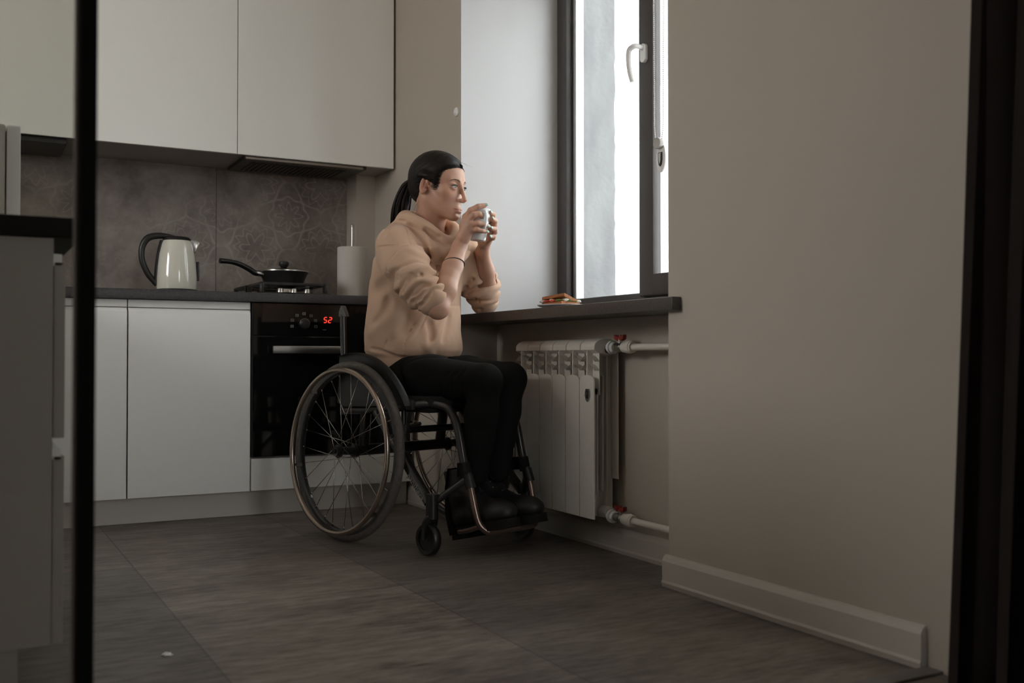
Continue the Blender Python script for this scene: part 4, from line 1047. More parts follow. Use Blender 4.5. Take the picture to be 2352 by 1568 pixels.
def tint(P):
    base = np.array([.52, .295, .205]); C_ = np.tile(base, (len(P), 1))
    q = (P - HC) @ HM
    def blob(c, r, col, a, P_=q, sym=True):
        nonlocal C_
        Q = P_.copy()
        if sym: Q[:, 1] = np.abs(Q[:, 1])
        w = np.exp(-(((Q - np.array(c)) / np.array(r)) ** 2).sum(1))[:, None] * a
        C_ = C_ * (1 - w) + np.array(col) * w
    blob((.062, .045, -.035), (.03, .022, .022), (.56, .26, .19), .45)
    blob((.108, 0, -.045), (.012, .012, .012), (.55, .25, .19), .4)
    blob((-.01, .078, -.005), (.02, .012, .03), (.56, .25, .18), .5)
    lip = np.exp(-((q[:, 1] / .0245) ** 4)) * np.exp(-(((q[:, 2] + .0815) / .0092) ** 4)) * (q[:, 0] > .070); lip = lip[:, None] * .6
    C_ = C_ * (1 - lip) + np.array([.47, .19, .15]) * lip
    liner = np.exp(-((np.abs(q[:, 1]) - .0325) / .0140) ** 4) * np.exp(-(((q[:, 2] + .0005) / .0036) ** 2)) * (q[:, 0] > .06); liner = liner[:, None] * .8
    C_ = C_ * (1 - liner) + np.array([.03, .018, .014]) * liner
    for D in (RH, LH):
        for k in ('index', 'middle', 'ring', 'pinky'):
            for p in D[k][:2]: blob(p, (.012, .012, .012), (.55, .25, .19), .3, P, False)
            blob(D[k][3], (.012, .012, .012), (.58, .29, .22), .5, P, False)
    return np.concatenate([C_, np.ones((len(P), 1))], 1)
person = nets(G, 'person', Mskin, None, 1, matfn=tint); del G
person.location = CH_LOC; person.rotation_euler = (0, 0, CH_RZ)
tag(person, 'seated woman with dark ponytail and peach hoodie holding a white mug to her face', 'person')

def HF(name, bm, m, smooth=True, parent=None):
    """a part given in head coordinates"""
    o = link(name, bm, m, parent or person, smooth)
    o.matrix_basis = Matrix.Translation(HC) @ Matrix.Rotation(HYAW, 4, 'Z') @ Matrix.Rotation(HPITCH, 4, 'Y'); return o
def onface(y, z):
    xs = np.linspace(.02, .115, 400).astype(np.float32)[:, None, None]
    d = skull(xs, np.array([[[y]]], np.float32), np.array([[[z]]], np.float32)).ravel(); k = np.nonzero(d < 0)[0]
    return (float(xs.ravel()[k[-1]]) if len(k) else .08, y, z)
Mbrow = mat('brown_brow_hair', (.055, .032, .022), .7)
Meye = mat('eye_white', (.50, .46, .43), .25, coat=.2); Miris = mat('grey_iris', (.03, .033, .03), .3, coat=.2); Mpup = mat('pupil', (.004, .004, .004), .1)
for s in (-1, 1):
    bm = BM(); t = bmesh.new(); bmesh.ops.create_uvsphere(t, u_segments=32, v_segments=24, radius=.0122)
    bmesh.ops.transform(t, matrix=Matrix.Rotation(R(90), 4, 'Y'), verts=t.verts)
    gaze = Vector((1, .10, -.02)).normalized()
    bmesh.ops.transform(t, matrix=Vector((1, 0, 0)).rotation_difference(gaze).to_matrix().to_4x4(), verts=t.verts)
    for f in t.faces:
        a = f.calc_center_median().normalized().dot(gaze); f.material_index = 2 if a > .978 else (1 if a > .87 else 0)
    merge(bm, t, Matrix.Translation((.0725, s * .0315, -.006))); HF('eyeball', bm, [Meye, Miris, Mpup])
    bm = BM(); rb = random.Random(3)
    for i in range(46):
        f = i / 45; yy = .011 + .035 * f; zz = .0125 + .0065 * math.sin(f * 2.3) - .004 * f * f; ww = .0022 * (1 - f) ** .5 + .0004
        z0 = zz + rb.uniform(-ww, ww); p0 = onface(yy, z0); p1 = onface(yy + .0048, z0 + .0016 * (1 - 1.6 * f))
        tube(bm, [(p0[0] + .0002, s * p0[1], p0[2]), ((p0[0] + p1[0]) / 2 + .0007, s * (p0[1] + p1[1]) / 2, (p0[2] + p1[2]) / 2), (p1[0] + .0004, s * p1[1], p1[2])], [.00045, .0004, .0002], 4)
    HF('eyebrow', bm, Mbrow)
    bm = BM(); tube(bm, smooth_path([(.0835, s * .0205, -.0055), (.0868, s * .027, -.0012), (.0860, s * .034, -.0005), (.0805, s * .042, -.0028), (.075, s * .0465, -.005)], 5), [.0007, .0015, .0018, .0016, .0005], 6); HF('eyelashes', bm, Mhair)

# ---- hair: cap shaped by a side-view hairline, ponytail as a bundle of locks
def poly_sdf(x, z, poly):
    d = np.full(np.broadcast(x, z).shape, 1e9, np.float32); s = np.ones_like(d); n = len(poly)
    for i in range(n):
        a = poly[i]; b = poly[i - 1]; e = (b[0] - a[0], b[1] - a[1]); wx = x - a[0]; wz = z - a[1]
        t = np.clip((wx * e[0] + wz * e[1]) / (e[0] ** 2 + e[1] ** 2), 0, 1)
        d = np.minimum(d, (wx - t * e[0]) ** 2 + (wz - t * e[1]) ** 2)
        c1 = z >= a[1]; c2 = z < b[1]; c3 = e[0] * wz > e[1] * wx
        fl = (c1 & c2 & c3) | (~c1 & ~c2 & ~c3); s = np.where(fl, -s, s)
    return s * np.sqrt(d)
G = Grid(HC - .16, HC + np.array([.16, .16, .17]), .002)
sl, hx, hy, hz = head_field(G)
d = smin(f_ell((-.016, 0, .034), (.101, .0795, .0905))(hx, hy, hz), f_ell((.028, 0, .036), (.062, .067, .060))(hx, hy, hz), .02)
d = smin(d, f_ell((-.070, 0, -.010), (.036, .045, .045))(hx, hy, hz), .03)
d = smin(d, f_ell((-.008, .0735, .026), (.034, .0175, .016), (0, 12, 0))(hx, np.abs(hy), hz), .012)
hl = [(.085, .066), (.069, .058), (.052, .046), (.042, .028), (.038, .010), (.031, -.012), (.024, -.024), (.016, -.010), (.006, .002), (-.008, .010), (-.022, .009), (-.031, -.002), (-.034, -.032), (-.044, -.070), (-.070, -.092), (-.14, -.05), (-.15, .16), (.13, .17), (.13, .085)]
pd = -poly_sdf(hx, hz, hl)
d = d + .0075 * np.exp(-np.maximum(pd, 0) / .011) * (1 + .25 * np.sin(hz * 420) * np.exp(-np.maximum(pd, 0) / .02))
d = -smin(-d, pd, .003)
# combed strands: fine furrows running back to the tie
ang = np.arctan2(hy, hz - .02 + 0 * hx); rad = np.sqrt((hx + .1) ** 2 + (hz - .01) ** 2)
az = np.arctan2(hz - .012, hx + .105)
d = d + .00035 * np.sin(az * 95 + 9 * np.sin(hy * 60)) + .0004 * np.sin(az * 43 + 5 * np.sin(hy * 45) + 1)
G.v[sl] = d
hair = nets(G, 'hair', Mhair, person, 1); del G
def onside(x, z):
    ys = np.linspace(0, .09, 300).astype(np.float32)[None, :, None]
    d_ = skull(np.array([[[x]]], np.float32), ys, np.array([[[z]]], np.float32)).ravel(); k = np.nonzero(d_ < 0)[0]
    return (x, float(ys.ravel()[k[-1]]) if len(k) else 0.0, z)
bm = BM(); rb = random.Random(11)
edge_ = smooth_path([(x, 0, z) for x, z in hl[:6]], 8)
for s in (-1, 1):
    for k in range(420):
        e = edge_[int(len(edge_) * rb.random() ** 1.5)]; fx, fz = rb.uniform(-.002, .0055), rb.uniform(-.0055, .003)
        dx_, dz_ = -.9, (.25 if e.z > .03 else .15); L_ = rb.uniform(.012, .026); P = []; jz = rb.uniform(-.009, .009)
        for i in range(4):
            f = i / 3; q = onside(e.x + fx + dx_ * L_ * f, e.z + fz + dz_ * L_ * f + jz * f + rb.uniform(-.0004, .0004)); r_ = 1 + (.0006 + .0072 * f * f) / .07
            P.append(tuple(H2L((q[0] + .0004, s * q[1] * r_, q[2]))))
        if abs(P[0][1] - 0) < 9: tube(bm, P, [.0002, .0004, .0006, .0004], 4)
link('hairline_strands', bm, Mhair, hair, 'full')
tie = H2L((-.104, 0, .028))
rn = random.Random(7)
def LP(P): return [Vector(p) for p in P]
bm = BM(); t0 = Vector(tie)
mid = [(.0, 0, 0), (-.034, .002, -.014), (-.062, .002, -.055), (-.076, .002, -.105), (-.086, .0, -.160), (-.104, -.004, -.225)]
for k in range(90):
    a = rn.uniform(0, 2 * math.pi); q = math.sqrt(rn.random()); P = []
    oy = math.cos(a) * q; ox = math.sin(a) * q; ln = rn.uniform(.72, 1.0)
    for i, mpt in enumerate(mid):
        w = (.012, .022, .030, .034, .030, .013)[i]
        f = i / 5 * ln
        j = f * 5; i0 = min(int(j), 4); fr = j - i0
        c = Vector(mid[i0]).lerp(Vector(mid[i0 + 1]), fr); wv = np.interp(j, range(6), (.012, .022, .031, .035, .030, .013))
        P.append(t0 + c + Vector((ox * wv * .8, oy * wv * 1.0, 0)) + Vector((rn.uniform(-.0015, .0015), rn.uniform(-.0015, .0015), 0)))
    tube(bm, smooth_path(P, 4), [.0035, .0042, .0042, .004, .003, .0008], 6)
pony = link('ponytail', bm, Mhair, hair, 'full')
bm = BM(); tt = [(t0 + Vector((-.004, 0, -.004)) + Vector((.006 * math.cos(a), .0165 * math.sin(a), .0155 * math.cos(a)))) for a in np.linspace(0, 2 * math.pi, 24, endpoint=False)]
tube(bm, tt, .0045, 8, closed=True); link('hair_tie', bm, M['black'], hair, True)
bm = BM()
for k in list(range(10)) + [11, 13, 15, 17] + list(range(20, 26)):      # loose fine strands at the nape, forehead and behind the shoulder
    if k < 10: P = [H2L((-.055 + rn.uniform(-.02, .02), -.045 + rn.uniform(-.02, .03), -.04)), H2L((-.06 + rn.uniform(-.02, .015), -.048, -.085)), H2L((-.075 + rn.uniform(-.02, .02), -.045, -.12 + rn.uniform(-.01, .01)))]
    elif k < 20: P = [H2L((.060 + rn.uniform(-.02, .02), rn.uniform(-.05, .04), .088)), H2L((.085, rn.uniform(-.04, .04), .078)), H2L((.098 + rn.uniform(-.01, .014), rn.uniform(-.04, .05), .064 + rn.uniform(-.01, .02)))]
    else: P = [t0 + Vector((-.06, -.01, -.14)), t0 + Vector((-.09 - rn.uniform(0, .02), -.02, -.19)), t0 + Vector((-.11 - rn.uniform(0, .015), -.03, -.25 - rn.uniform(0, .02)))]
    tube(bm, smooth_path(P, 5), [.00025, .0002, .0001], 4)
link('loose_strands', bm, Mhair, hair, 'full')

# ---- hoodie
G = Grid((-.12, -.29, .55), (.44, .39, 1.14), .0024)
G.add(f_loft([(.585, .065, 0, .112, .158), (.615, .062, 0, .120, .165), (.640, .060, 0, .136, .178), (.70, .058, 0, .138, .182), (.80, .064, 0, .130, .180), (.88, .076, 0, .128, .182), (.95, .096, 0, .120, .178), (1.00, .115, 0, .098, .150), (1.04, .135, 0, .075, .105)]), (-.12, -.19, .55), (.26, .19, 1.05), .02)
for s, SH, in ((-1, SH_R), (1, SH_L)):
    G.cone((.128, s * .05, 1.015), (SH[0] - .005, SH[1], .990), .048, .055, .04)
G.chain([(.150, -.150, .985), (.215, -.160, .915), (.270, -.158, .858), (.315, -.152, .815)], [.062, .066, .064, .055], .03)
G.cone((.30, -.152, .835), (.335, -.146, .800), .056, .049, .01)
G.chain([(.145, .150, .985), (.130, .215, .918), (.122, .262, .865), (.122, .285, .828)], [.062, .064, .060, .052], .03)
G.cone((.122, .278, .83), (.140, .268, .852), .051, .047, .01)
# chest volume
G.ell((.200, 0, 1.000), (.042, .07, .032), .025); G.ell((.155, -.05, .93), (.055, .055, .06), .03); G.ell((.155, .05, .93), (.055, .055, .06), .03)
# belly pouch sagging over the lap
G.ell((.125, 0, .66), (.080, .125, .070), .04); G.ell((-.015, 0, .655), (.06, .13, .03), .03)
# ribbed waistband
G.add(f_loft([(.560, .07, 0, .110, .160), (.595, .066, 0, .116, .163), (.612, .064, 0, .112, .158)]), (-.06, -.17, .555), (.19, .17, .612), .008)
# hood: rolled collar round the neck and bag at the back
ringp = [(.066, 0, 1.094), (.080, -.050, 1.094), (.120, -.080, 1.088), (.166, -.080, 1.074), (.207, -.062, 1.052), (.240, -.026, 1.016), (.244, .010, 1.010), (.212, .060, 1.048), (.168, .080, 1.070), (.122, .082, 1.084), (.082, .052, 1.092), (.066, 0, 1.094)]
ringr = [.029, .027, .023, .019, .016, .014, .014, .016, .019, .023, .027, .029]
sp_ = smooth_path(ringp, 4); rr_ = list(np.interp(np.linspace(0, 1, len(sp_)), np.linspace(0, 1, 12), ringr))
for a, b, r0, r1 in zip(sp_, sp_[1:], rr_, rr_[1:]): G.cone(tuple(a), tuple(b), r0, r1, .012)
rp2 = smooth_path([(.050, 0, 1.050), (.065, -.075, 1.048), (.115, -.118, 1.030), (.170, -.112, 1.012), (.218, -.078, .988), (.243, -.028, .966), (.246, .02, .964), (.218, .080, .988), (.170, .112, 1.012), (.115, .118, 1.030), (.065, .075, 1.048), (.050, 0, 1.050)], 3)
for a, b in zip(rp2, rp2[1:]): G.cone(tuple(a), tuple(b), .020, .020, .022)
for s in (-1, 1): G.cone((.06, s * .05, 1.05), (.115, s * .135, 1.000), .040, .048, .04)
G.ell((.035, 0, 1.035), (.055, .105, .055), .025, (0, -25, 0)); G.ell((.015, -.02, .99), (.045, .09, .05), .03)
# neck hole
G.sub(f_cone(np.array((.145, 0, 1.03)), np.array((.165, 0, 1.17)), .056, .066), (.08, -.07, 1.0), (.24, .07, 1.2), .012)
G.sub(f_cone(np.array((.19, 0, 1.04)), np.array((.215, 0, 1.12)), .038, .045), (.14, -.05, 1.0), (.27, .05, 1.2), .010)
# sleeve openings: hollow just round the bare forearms
G.sub(f_cone(np.array(EL_R) + np.array((.004, .006, -.002)), np.array((.340, -.09, .87)), .0375, .046), (.28, -.2, .74), (.40, -.04, .92), .004)
G.sub(f_cone(np.array((.362, -.148, .742)), np.array(EL_R), .030, .036), (.32, -.19, .70), (.41, -.1, .8), .004)
G.sub(f_cone(np.array((.135, .278, .842)), np.array((.185, .225, .92)), .0405, .046), (.09, .18, .79), (.24, .33, .97), .004)
# big drapes and pushed-up sleeve rings
def sleeve_rings(a, b, rings, rmax=.095):
    """ring folds round a sleeve axis: (t, amp, width, tilt, phase); negative amp cuts a groove"""
    a = np.array(a, np.float32); b = np.array(b, np.float32); L = float(np.linalg.norm(b - a)); ax = (b - a) / L
    u = np.cross(ax, (0, 1, 0)); u /= np.linalg.norm(u); v = np.cross(ax, u)
    def f(X, Y, Z):
        px, py, pz = X - a[0], Y - a[1], Z - a[2]
        s_ = px * ax[0] + py * ax[1] + pz * ax[2]; pu = px * u[0] + py * u[1] + pz * u[2]; pv = px * v[0] + py * v[1] + pz * v[2]
        r = np.sqrt(pu ** 2 + pv ** 2); cu = pu / (r + 1e-6); cv = pv / (r + 1e-6)
        win = np.clip((rmax - r) / .015, 0, 1) * np.clip((r - .03) / .015, 0, 1); out = 0 * s_
        for t, amp, w, tl, ph in rings:
            c = t * L + tl * (cu * math.cos(ph) - cv * math.sin(ph)) + .004 * np.sin(5 * np.arctan2(pv, pu) + 9 * t)
            out = out - amp * np.exp(-((s_ - c) / w) ** 2) * (.65 + .35 * np.sin(2 * np.arctan2(pv, pu) + 17 * t))
        return out * win * (s_ > -.02) * (s_ < L + .03)
    G.off(f, np.minimum(a, b) - rmax, np.maximum(a, b) + rmax)
sleeve_rings((.215, -.160, .915), (.335, -.150, .795), [(.30, -.009, .007, .026, .9), (.42, .006, .010, .022, .5), (.54, -.012, .0065, .022, .2), (.65, .007, .009, .018, -.2), (.75, -.013, .006, .018, -.4), (.86, .006, .008, .014, 0), (.96, -.009, .005, .01, 0)])
sleeve_rings((.130, .215, .918), (.122, .287, .825), [(.05, -.006, .012, .02, 0), (.22, .007, .012, .02, 1), (.40, -.010, .008, .02, 2), (.54, .007, .009, .016, 1.2), (.68, -.010, .007, .014, .4), (.82, .006, .008, .012, .4), (.95, -.008, .006, .01, 0)])
def cloth_noise(X, Y, Z):
    q = 0; r = random.Random(5)
    for k in range(7):
        w = (r.uniform(14, 34) * r.choice((-1, 1)), r.uniform(14, 34) * r.choice((-1, 1)), r.uniform(6, 16)); ph = r.uniform(0, 6)
        n = w[0] * X + w[1] * Y + w[2] * Z + ph + 1.1 * np.sin(23 * Z + 11 * X + k)
        q = q + (1 - 2 * np.abs(np.sin(n * .5))) * (.0019 if k < 4 else .0011)
    return q
G.off(cloth_noise, (-.12, -.29, .62), (.44, .39, .98))
# drapes and seams: polylines on the cloth, (width, amplitude, points); positive lifts a fold, negative sinks one
DRAPES = [
    (0.0035, -0.0035, [(0.2452, -0.1778, 0.9812), (0.2403, -0.208, 0.9651), (0.2309, -0.2255, 0.942), (0.2175, -0.2328, 0.9171), (0.2063, -0.2293, 0.8954), (0.2401, -0.229, 0.8821), (0.2661, -0.2283, 0.8779)]),
    (0.0035, -0.0035, [(0.1456, -0.1072, 1.077), (0.1653, -0.1267, 1.0557), (0.2133, -0.1541, 1.0201), (0.2444, -0.1645, 0.9852)]),
    (0.0035, -0.0035, [(0.2462, -0.1768, 0.9812), (0.2289, -0.1262, 0.9894), (0.2383, -0.0967, 0.9866)]),
    (0.01, -0.012, [(0.1619, -0.1016, 1.0583), (0.206, -0.1075, 1.0276), (0.2314, -0.0985, 1.0059), (0.2387, -0.0934, 0.9825), (0.2328, -0.0846, 0.9605)]),
    (0.01, 0.011, [(0.1817, -0.0989, 1.0684), (0.1978, -0.082, 1.0422), (0.242, -0.0848, 1.0003), (0.2491, -0.0681, 0.9605), (0.2148, -0.0197, 0.9281)]),
    (0.009, -0.013, [(0.2328, -0.0846, 0.9605), (0.2214, -0.056, 0.9458), (0.2152, -0.0278, 0.9305), (0.2119, -0.0249, 0.9073)]),
    (0.013, 0.009, [(0.2601, -0.188, 0.9651), (0.2782, -0.1665, 0.9513), (0.282, -0.1368, 0.9418), (0.2162, -0.044, 0.9352)]),
    (0.009, -0.012, [(0.2125, -0.0787, 1.0459), (0.2305, -0.063, 1.0293), (0.2482, -0.0448, 1.0166)]),
    (0.009, 0.008, [(0.1754, -0.0999, 1.0785), (0.218, -0.0762, 1.0548), (0.2384, -0.0579, 1.0345), (0.247, -0.0461, 1.0221)]),
    (0.006, -0.008, [(0.142, -0.108, 1.0773), (0.102, -0.1114, 1.0771), (0.1561, -0.1812, 1.0473), (0.1638, -0.2097, 1.0171)]),
    (0.006, -0.011, [(0.0501, -0.0931, 1.0875), (0.0787, -0.1235, 1.0689), (0.1497, -0.1876, 1.0437)]),
    (0.005, -0.005, [(0.0692, -0.0856, 1.107), (0.139, -0.1057, 1.0943), (0.1848, -0.0959, 1.0743), (0.2179, -0.0762, 1.0511), (0.2384, -0.0579, 1.0327)]),
    (0.006, -0.008, [(0.2113, -0.0283, 0.9042), (0.3286, -0.1935, 0.879), (0.3065, -0.2182, 0.8567), (0.2816, -0.2229, 0.8327), (0.2771, -0.2157, 0.8165)]),
    (0.006, -0.008, [(0.3573, -0.1779, 0.8423), (0.3365, -0.1963, 0.8507), (0.3191, -0.2106, 0.8343), (0.2963, -0.2133, 0.813), (0.2816, -0.205, 0.8)]),
    (0.007, -0.013, [(0.3573, -0.1779, 0.8423), (0.3441, -0.199, 0.8115), (0.3109, -0.2038, 0.7961), (0.3001, -0.2004, 0.7911)]),
    (0.007, -0.013, [(0.3656, -0.1776, 0.8226), (0.3498, -0.193, 0.795), (0.3138, -0.1919, 0.777)]),
    (0.006, 0.007, [(0.3593, -0.1867, 0.8197), (0.3354, -0.1989, 0.7953), (0.309, -0.1969, 0.7839)]),
    (0.007, 0.007, [(0.3441, -0.1776, 0.8652), (0.3253, -0.205, 0.8592), (0.3028, -0.2186, 0.8347)]),
    (0.011, 0.008, [(0.2631, -0.2259, 0.8922), (0.2957, -0.213, 0.8965), (0.3157, -0.1901, 0.9023), (0.3238, -0.1534, 0.904)]),
    (0.008, -0.006, [(0.3022, -0.2147, 0.8849), (0.3111, -0.2112, 0.8763), (0.3086, -0.2162, 0.8622)]),
    (0.02, -0.013, [(0.2574, -0.2285, 0.8756), (0.2014, -0.2166, 0.8681), (0.1048, -0.1745, 0.8522), (0.0594, -0.1801, 0.8306)]),
    (0.015, 0.012, [(0.1414, -0.144, 0.7644), (0.1133, -0.1661, 0.7354), (0.0813, -0.1781, 0.7183), (0.0504, -0.1803, 0.6954)]),
    (0.014, -0.013, [(0.124, -0.16, 0.8169), (0.1121, -0.1653, 0.7734), (0.0889, -0.1766, 0.7387), (0.074, -0.1799, 0.7214)]),
    (0.003, -0.003, [(0.2624, -0.2289, 0.8697), (0.1437, -0.1461, 0.8313), (0.1394, -0.1462, 0.7731), (0.1348, -0.1498, 0.7236), (0.1166, -0.1612, 0.6712), (0.1049, -0.1668, 0.645)]),
    (0.02, -0.011, [(0.244, -0.2035, 0.8101), (0.1654, -0.1113, 0.7647), (0.1645, -0.1142, 0.7296), (0.1585, -0.1279, 0.6915)]),
    (0.004, -0.006, [(0.3185, -0.1813, 0.7661), (0.1767, -0.0905, 0.7298), (0.1734, -0.1101, 0.6945), (0.1649, -0.1237, 0.6682)]),
    (0.003, -0.003, [(0.1889, -0.0532, 0.7569), (0.1864, -0.072, 0.7212), (0.1825, -0.0951, 0.6887), (0.1762, -0.1123, 0.6653), (0.1718, -0.1162, 0.642)]),
    (0.008, 0.006, [(0.1854, -0.0598, 0.7656), (0.1818, -0.0796, 0.727), (0.1779, -0.1026, 0.6916), (0.17, -0.1185, 0.6653)]),
    (0.004, -0.005, [(0.1639, -0.1247, 0.6653), (0.1646, -0.1234, 0.642), (0.1571, -0.1192, 0.6246)]),
    (0.011, 0.012, [(0.1934, 0.0224, 0.7619), (0.2025, -0.0126, 0.7015), (0.2081, -0.029, 0.6717), (0.202, -0.0544, 0.6451)]),
    (0.013, -0.013, [(0.1913, -0.0418, 0.7395), (0.2031, -0.0401, 0.6892), (0.2034, -0.048, 0.6715)]),
    (0.01, 0.009, [(0.1986, -0.0668, 0.6597), (0.202, -0.0544, 0.6422), (0.1988, -0.0287, 0.6247)]),
    (0.0035, -0.004, [(0.1892, 0.0458, 0.7928), (0.1761, 0.0894, 0.7963), (0.1402, 0.1583, 0.7986)]),
    (0.012, -0.007, [(0.1894, 0.0496, 0.7629), (0.1977, 0.0305, 0.7173), (0.2095, 0.0008, 0.672)]),
    (0.007, -0.009, [(0.1588, 0.1581, 0.8782), (0.18, 0.1679, 0.893), (0.1264, 0.2469, 0.9098)]),
    (0.007, -0.011, [(0.1227, 0.1908, 0.8411), (0.1583, 0.1836, 0.8609), (0.1803, 0.1971, 0.8698)]),
    (0.006, -0.009, [(0.1557, 0.2071, 0.8372), (0.1495, 0.2299, 0.8133), (0.1324, 0.2501, 0.7863)]),
    (0.008, 0.008, [(0.1517, 0.177, 0.8609), (0.1768, 0.1792, 0.8784), (0.1878, 0.1901, 0.8845)]),
    (0.006, -0.006, [(0.1068, 0.2179, 0.8177), (0.1431, 0.2059, 0.8314), (0.1624, 0.2052, 0.8462)]),
    (0.006, -0.009, [(0.0518, -0.1778, 0.6459), (0.0974, -0.1686, 0.6384), (0.1301, -0.1408, 0.6223), (0.1525, -0.1122, 0.6121), (0.1713, -0.073, 0.5959), (0.1806, -0.0235, 0.5854)])]
for w, amp, P in DRAPES:
    P = smooth_path(P, 3)
    for a, b in zip(P, P[1:]):
        a, b = np.array(a), np.array(b); G.off(seg_soft(a, b, w, amp * (1.35 if w > .006 else 1.1), len(P)), np.minimum(a, b) - 2.8 * w, np.maximum(a, b) + 2.8 * w)
fold(G, [(.155, .20, .95), (.14, .18, .88), (.17, .14, .82)], .012, -.008)
loftband = [(.0635 + .128 * math.cos(a), .172 * math.sin(a), .6165) for a in np.linspace(0, 2 * math.pi, 60)]
fold(G, loftband, .006, -.010)
for z in (.6,): pass
hoodie = nets(G, 'hoodie', Mcotton, person, 1); del G
hoodie['label'] = 'peach hooded sweatshirt with sleeves pushed up'
bm = BM()
pE = Vector((.236, -.042, 1.026))
lathe(bm, [(.0022, 0), (.0048, .0005), (.0052, .0016), (.0022, .0018), (.0022, 0)], pE, 20, Vector((0, 0, 1)).rotation_difference(Vector((.55, -.72, .45))).to_matrix().to_4x4()); link('eyelet', bm, M['steel'], hoodie, True)
# hollow the hidden body under the cloth is kept inside; hair tie on the right wrist
bm = BM(); a = np.array((.328, -.055, .915)); b = np.array(WR_R); ax = (b - a) / np.linalg.norm(b - a); c = a + (b - a) * .12
u = np.cross(ax, (0, 1, 0)); u /= np.linalg.norm(u); v = np.cross(ax, u)
tube(bm, [tuple(c + (u * math.cos(q) + v * math.sin(q)) * .0345 + ax * .009 * math.cos(q + 2.2)) for q in np.linspace(0, 2 * math.pi, 40, endpoint=False)], .0017, 8, closed=True); br_ = link('hair_tie_bracelet', bm, M['black'], person, True)
# small line tattoo on the left forearm
def onarm(t, q, r=None):
    a = np.array(EL_L); b = np.array((.195, .215, .925)); ax = (b - a) / np.linalg.norm(b - a); c = a + (b - a) * t
    tow = np.array((.775, -.632, 0)); u = tow - ax * (tow @ ax); u /= np.linalg.norm(u); v = np.cross(ax, u)
    return tuple(c + (u * math.cos(q) + v * math.sin(q)) * (r or .0372))
bm = BM(); tube(bm, smooth_path([onarm(.42, .25), onarm(.52, .05), onarm(.62, -.15), onarm(.72, -.05), onarm(.70, .15), onarm(.60, .08), onarm(.58, -.2)], 6), .0005, 5); link('line_tattoo', bm, mat('tattoo_ink', (.12, .06, .05), .6), person, True)

# ---- nails, mint green
Mnail = mat('mint_nail_varnish', (.24, .38, .31), .25, coat=.3)
for D in (RH, LH):
    for k, r in (('index', .0080), ('middle', .0082), ('ring', .0077), ('pinky', .0068)):
        p2, p3 = np.array(D[k][2]), np.array(D[k][3]); ax = (p3 - p2) / np.linalg.norm(p3 - p2)
        mugc = np.array((.33, .057, p3[2])); out = p3 - mugc; out[2] = .3 * .04; out = out - ax * (out @ ax); out /= np.linalg.norm(out); sd = np.cross(ax, out)
        t = bmesh.new(); bmesh.ops.create_uvsphere(t, u_segments=16, v_segments=10, radius=1)
        Mx = Matrix(((ax[0] * .0078, sd[0] * .0056, out[0] * .0022), (ax[1] * .0078, sd[1] * .0056, out[1] * .0022), (ax[2] * .0078, sd[2] * .0056, out[2] * .0022))).to_4x4()
        Mx.translation = Vector(p3 + ax * .0035 + out * r * .70)
        bm = BM(); merge(bm, t, Mx); link('fingernail', bm, Mnail, person, True)

# ---- trousers
G = Grid((-.11, -.20, .18), (.60, .20, .66), .004)
G.ell((.05, 0, .555), (.125, .155, .085), .03)
KR, KL = (.500, -.072, .542), (.458, .078, .546)
G.chain([(.05, -.075, .545), (.25, -.082, .545), KR], [.084, .076, .054], .03)
G.chain([(.05, .075, .545), (.25, .082, .548), KL], [.082, .072, .053], .02)
G.cone((.47, -.072, .540), KR, .054, .052, .01); G.cone((.43, .078, .542), KL, .054, .052, .01)
G.chain([KR, (.478, -.066, .44), (.458, -.062, .36), (.443, -.060, .245)], [.050, .052, .050, .040], .02)
G.chain([KL, (.440, .070, .44), (.425, .066, .36), (.418, .062, .245)], [.050, .052, .050, .040], .02)
for P, w, a in (([(.40, -.13, .57), (.36, -.13, .52), (.34, -.12, .47)], .008, -.004), ([(.43, -.125, .57), (.40, -.13, .51)], .008, -.004), ([(.46, -.12, .575), (.45, -.125, .50)], .007, -.004),
                ([(.15, -.15, .60), (.20, -.15, .54), (.22, -.14, .50)], .01, -.005), ([(.44, -.11, .48), (.50, -.10, .455)], .009, -.004), ([(.42, -.10, .42), (.49, -.09, .40)], .009, -.003),
                ([(.40, -.10, .33), (.48, -.09, .30)], .008, -.003), ([(.42, -.10, .28), (.48, -.085, .25)], .007, -.003), ([(.19, -.145, .60), (.27, -.12, .615), (.33, -.08, .62)], .006, -.003)):
    fold(G, P, w, a)
trousers = nets(G, 'trousers', Mpants, person, 1); del G

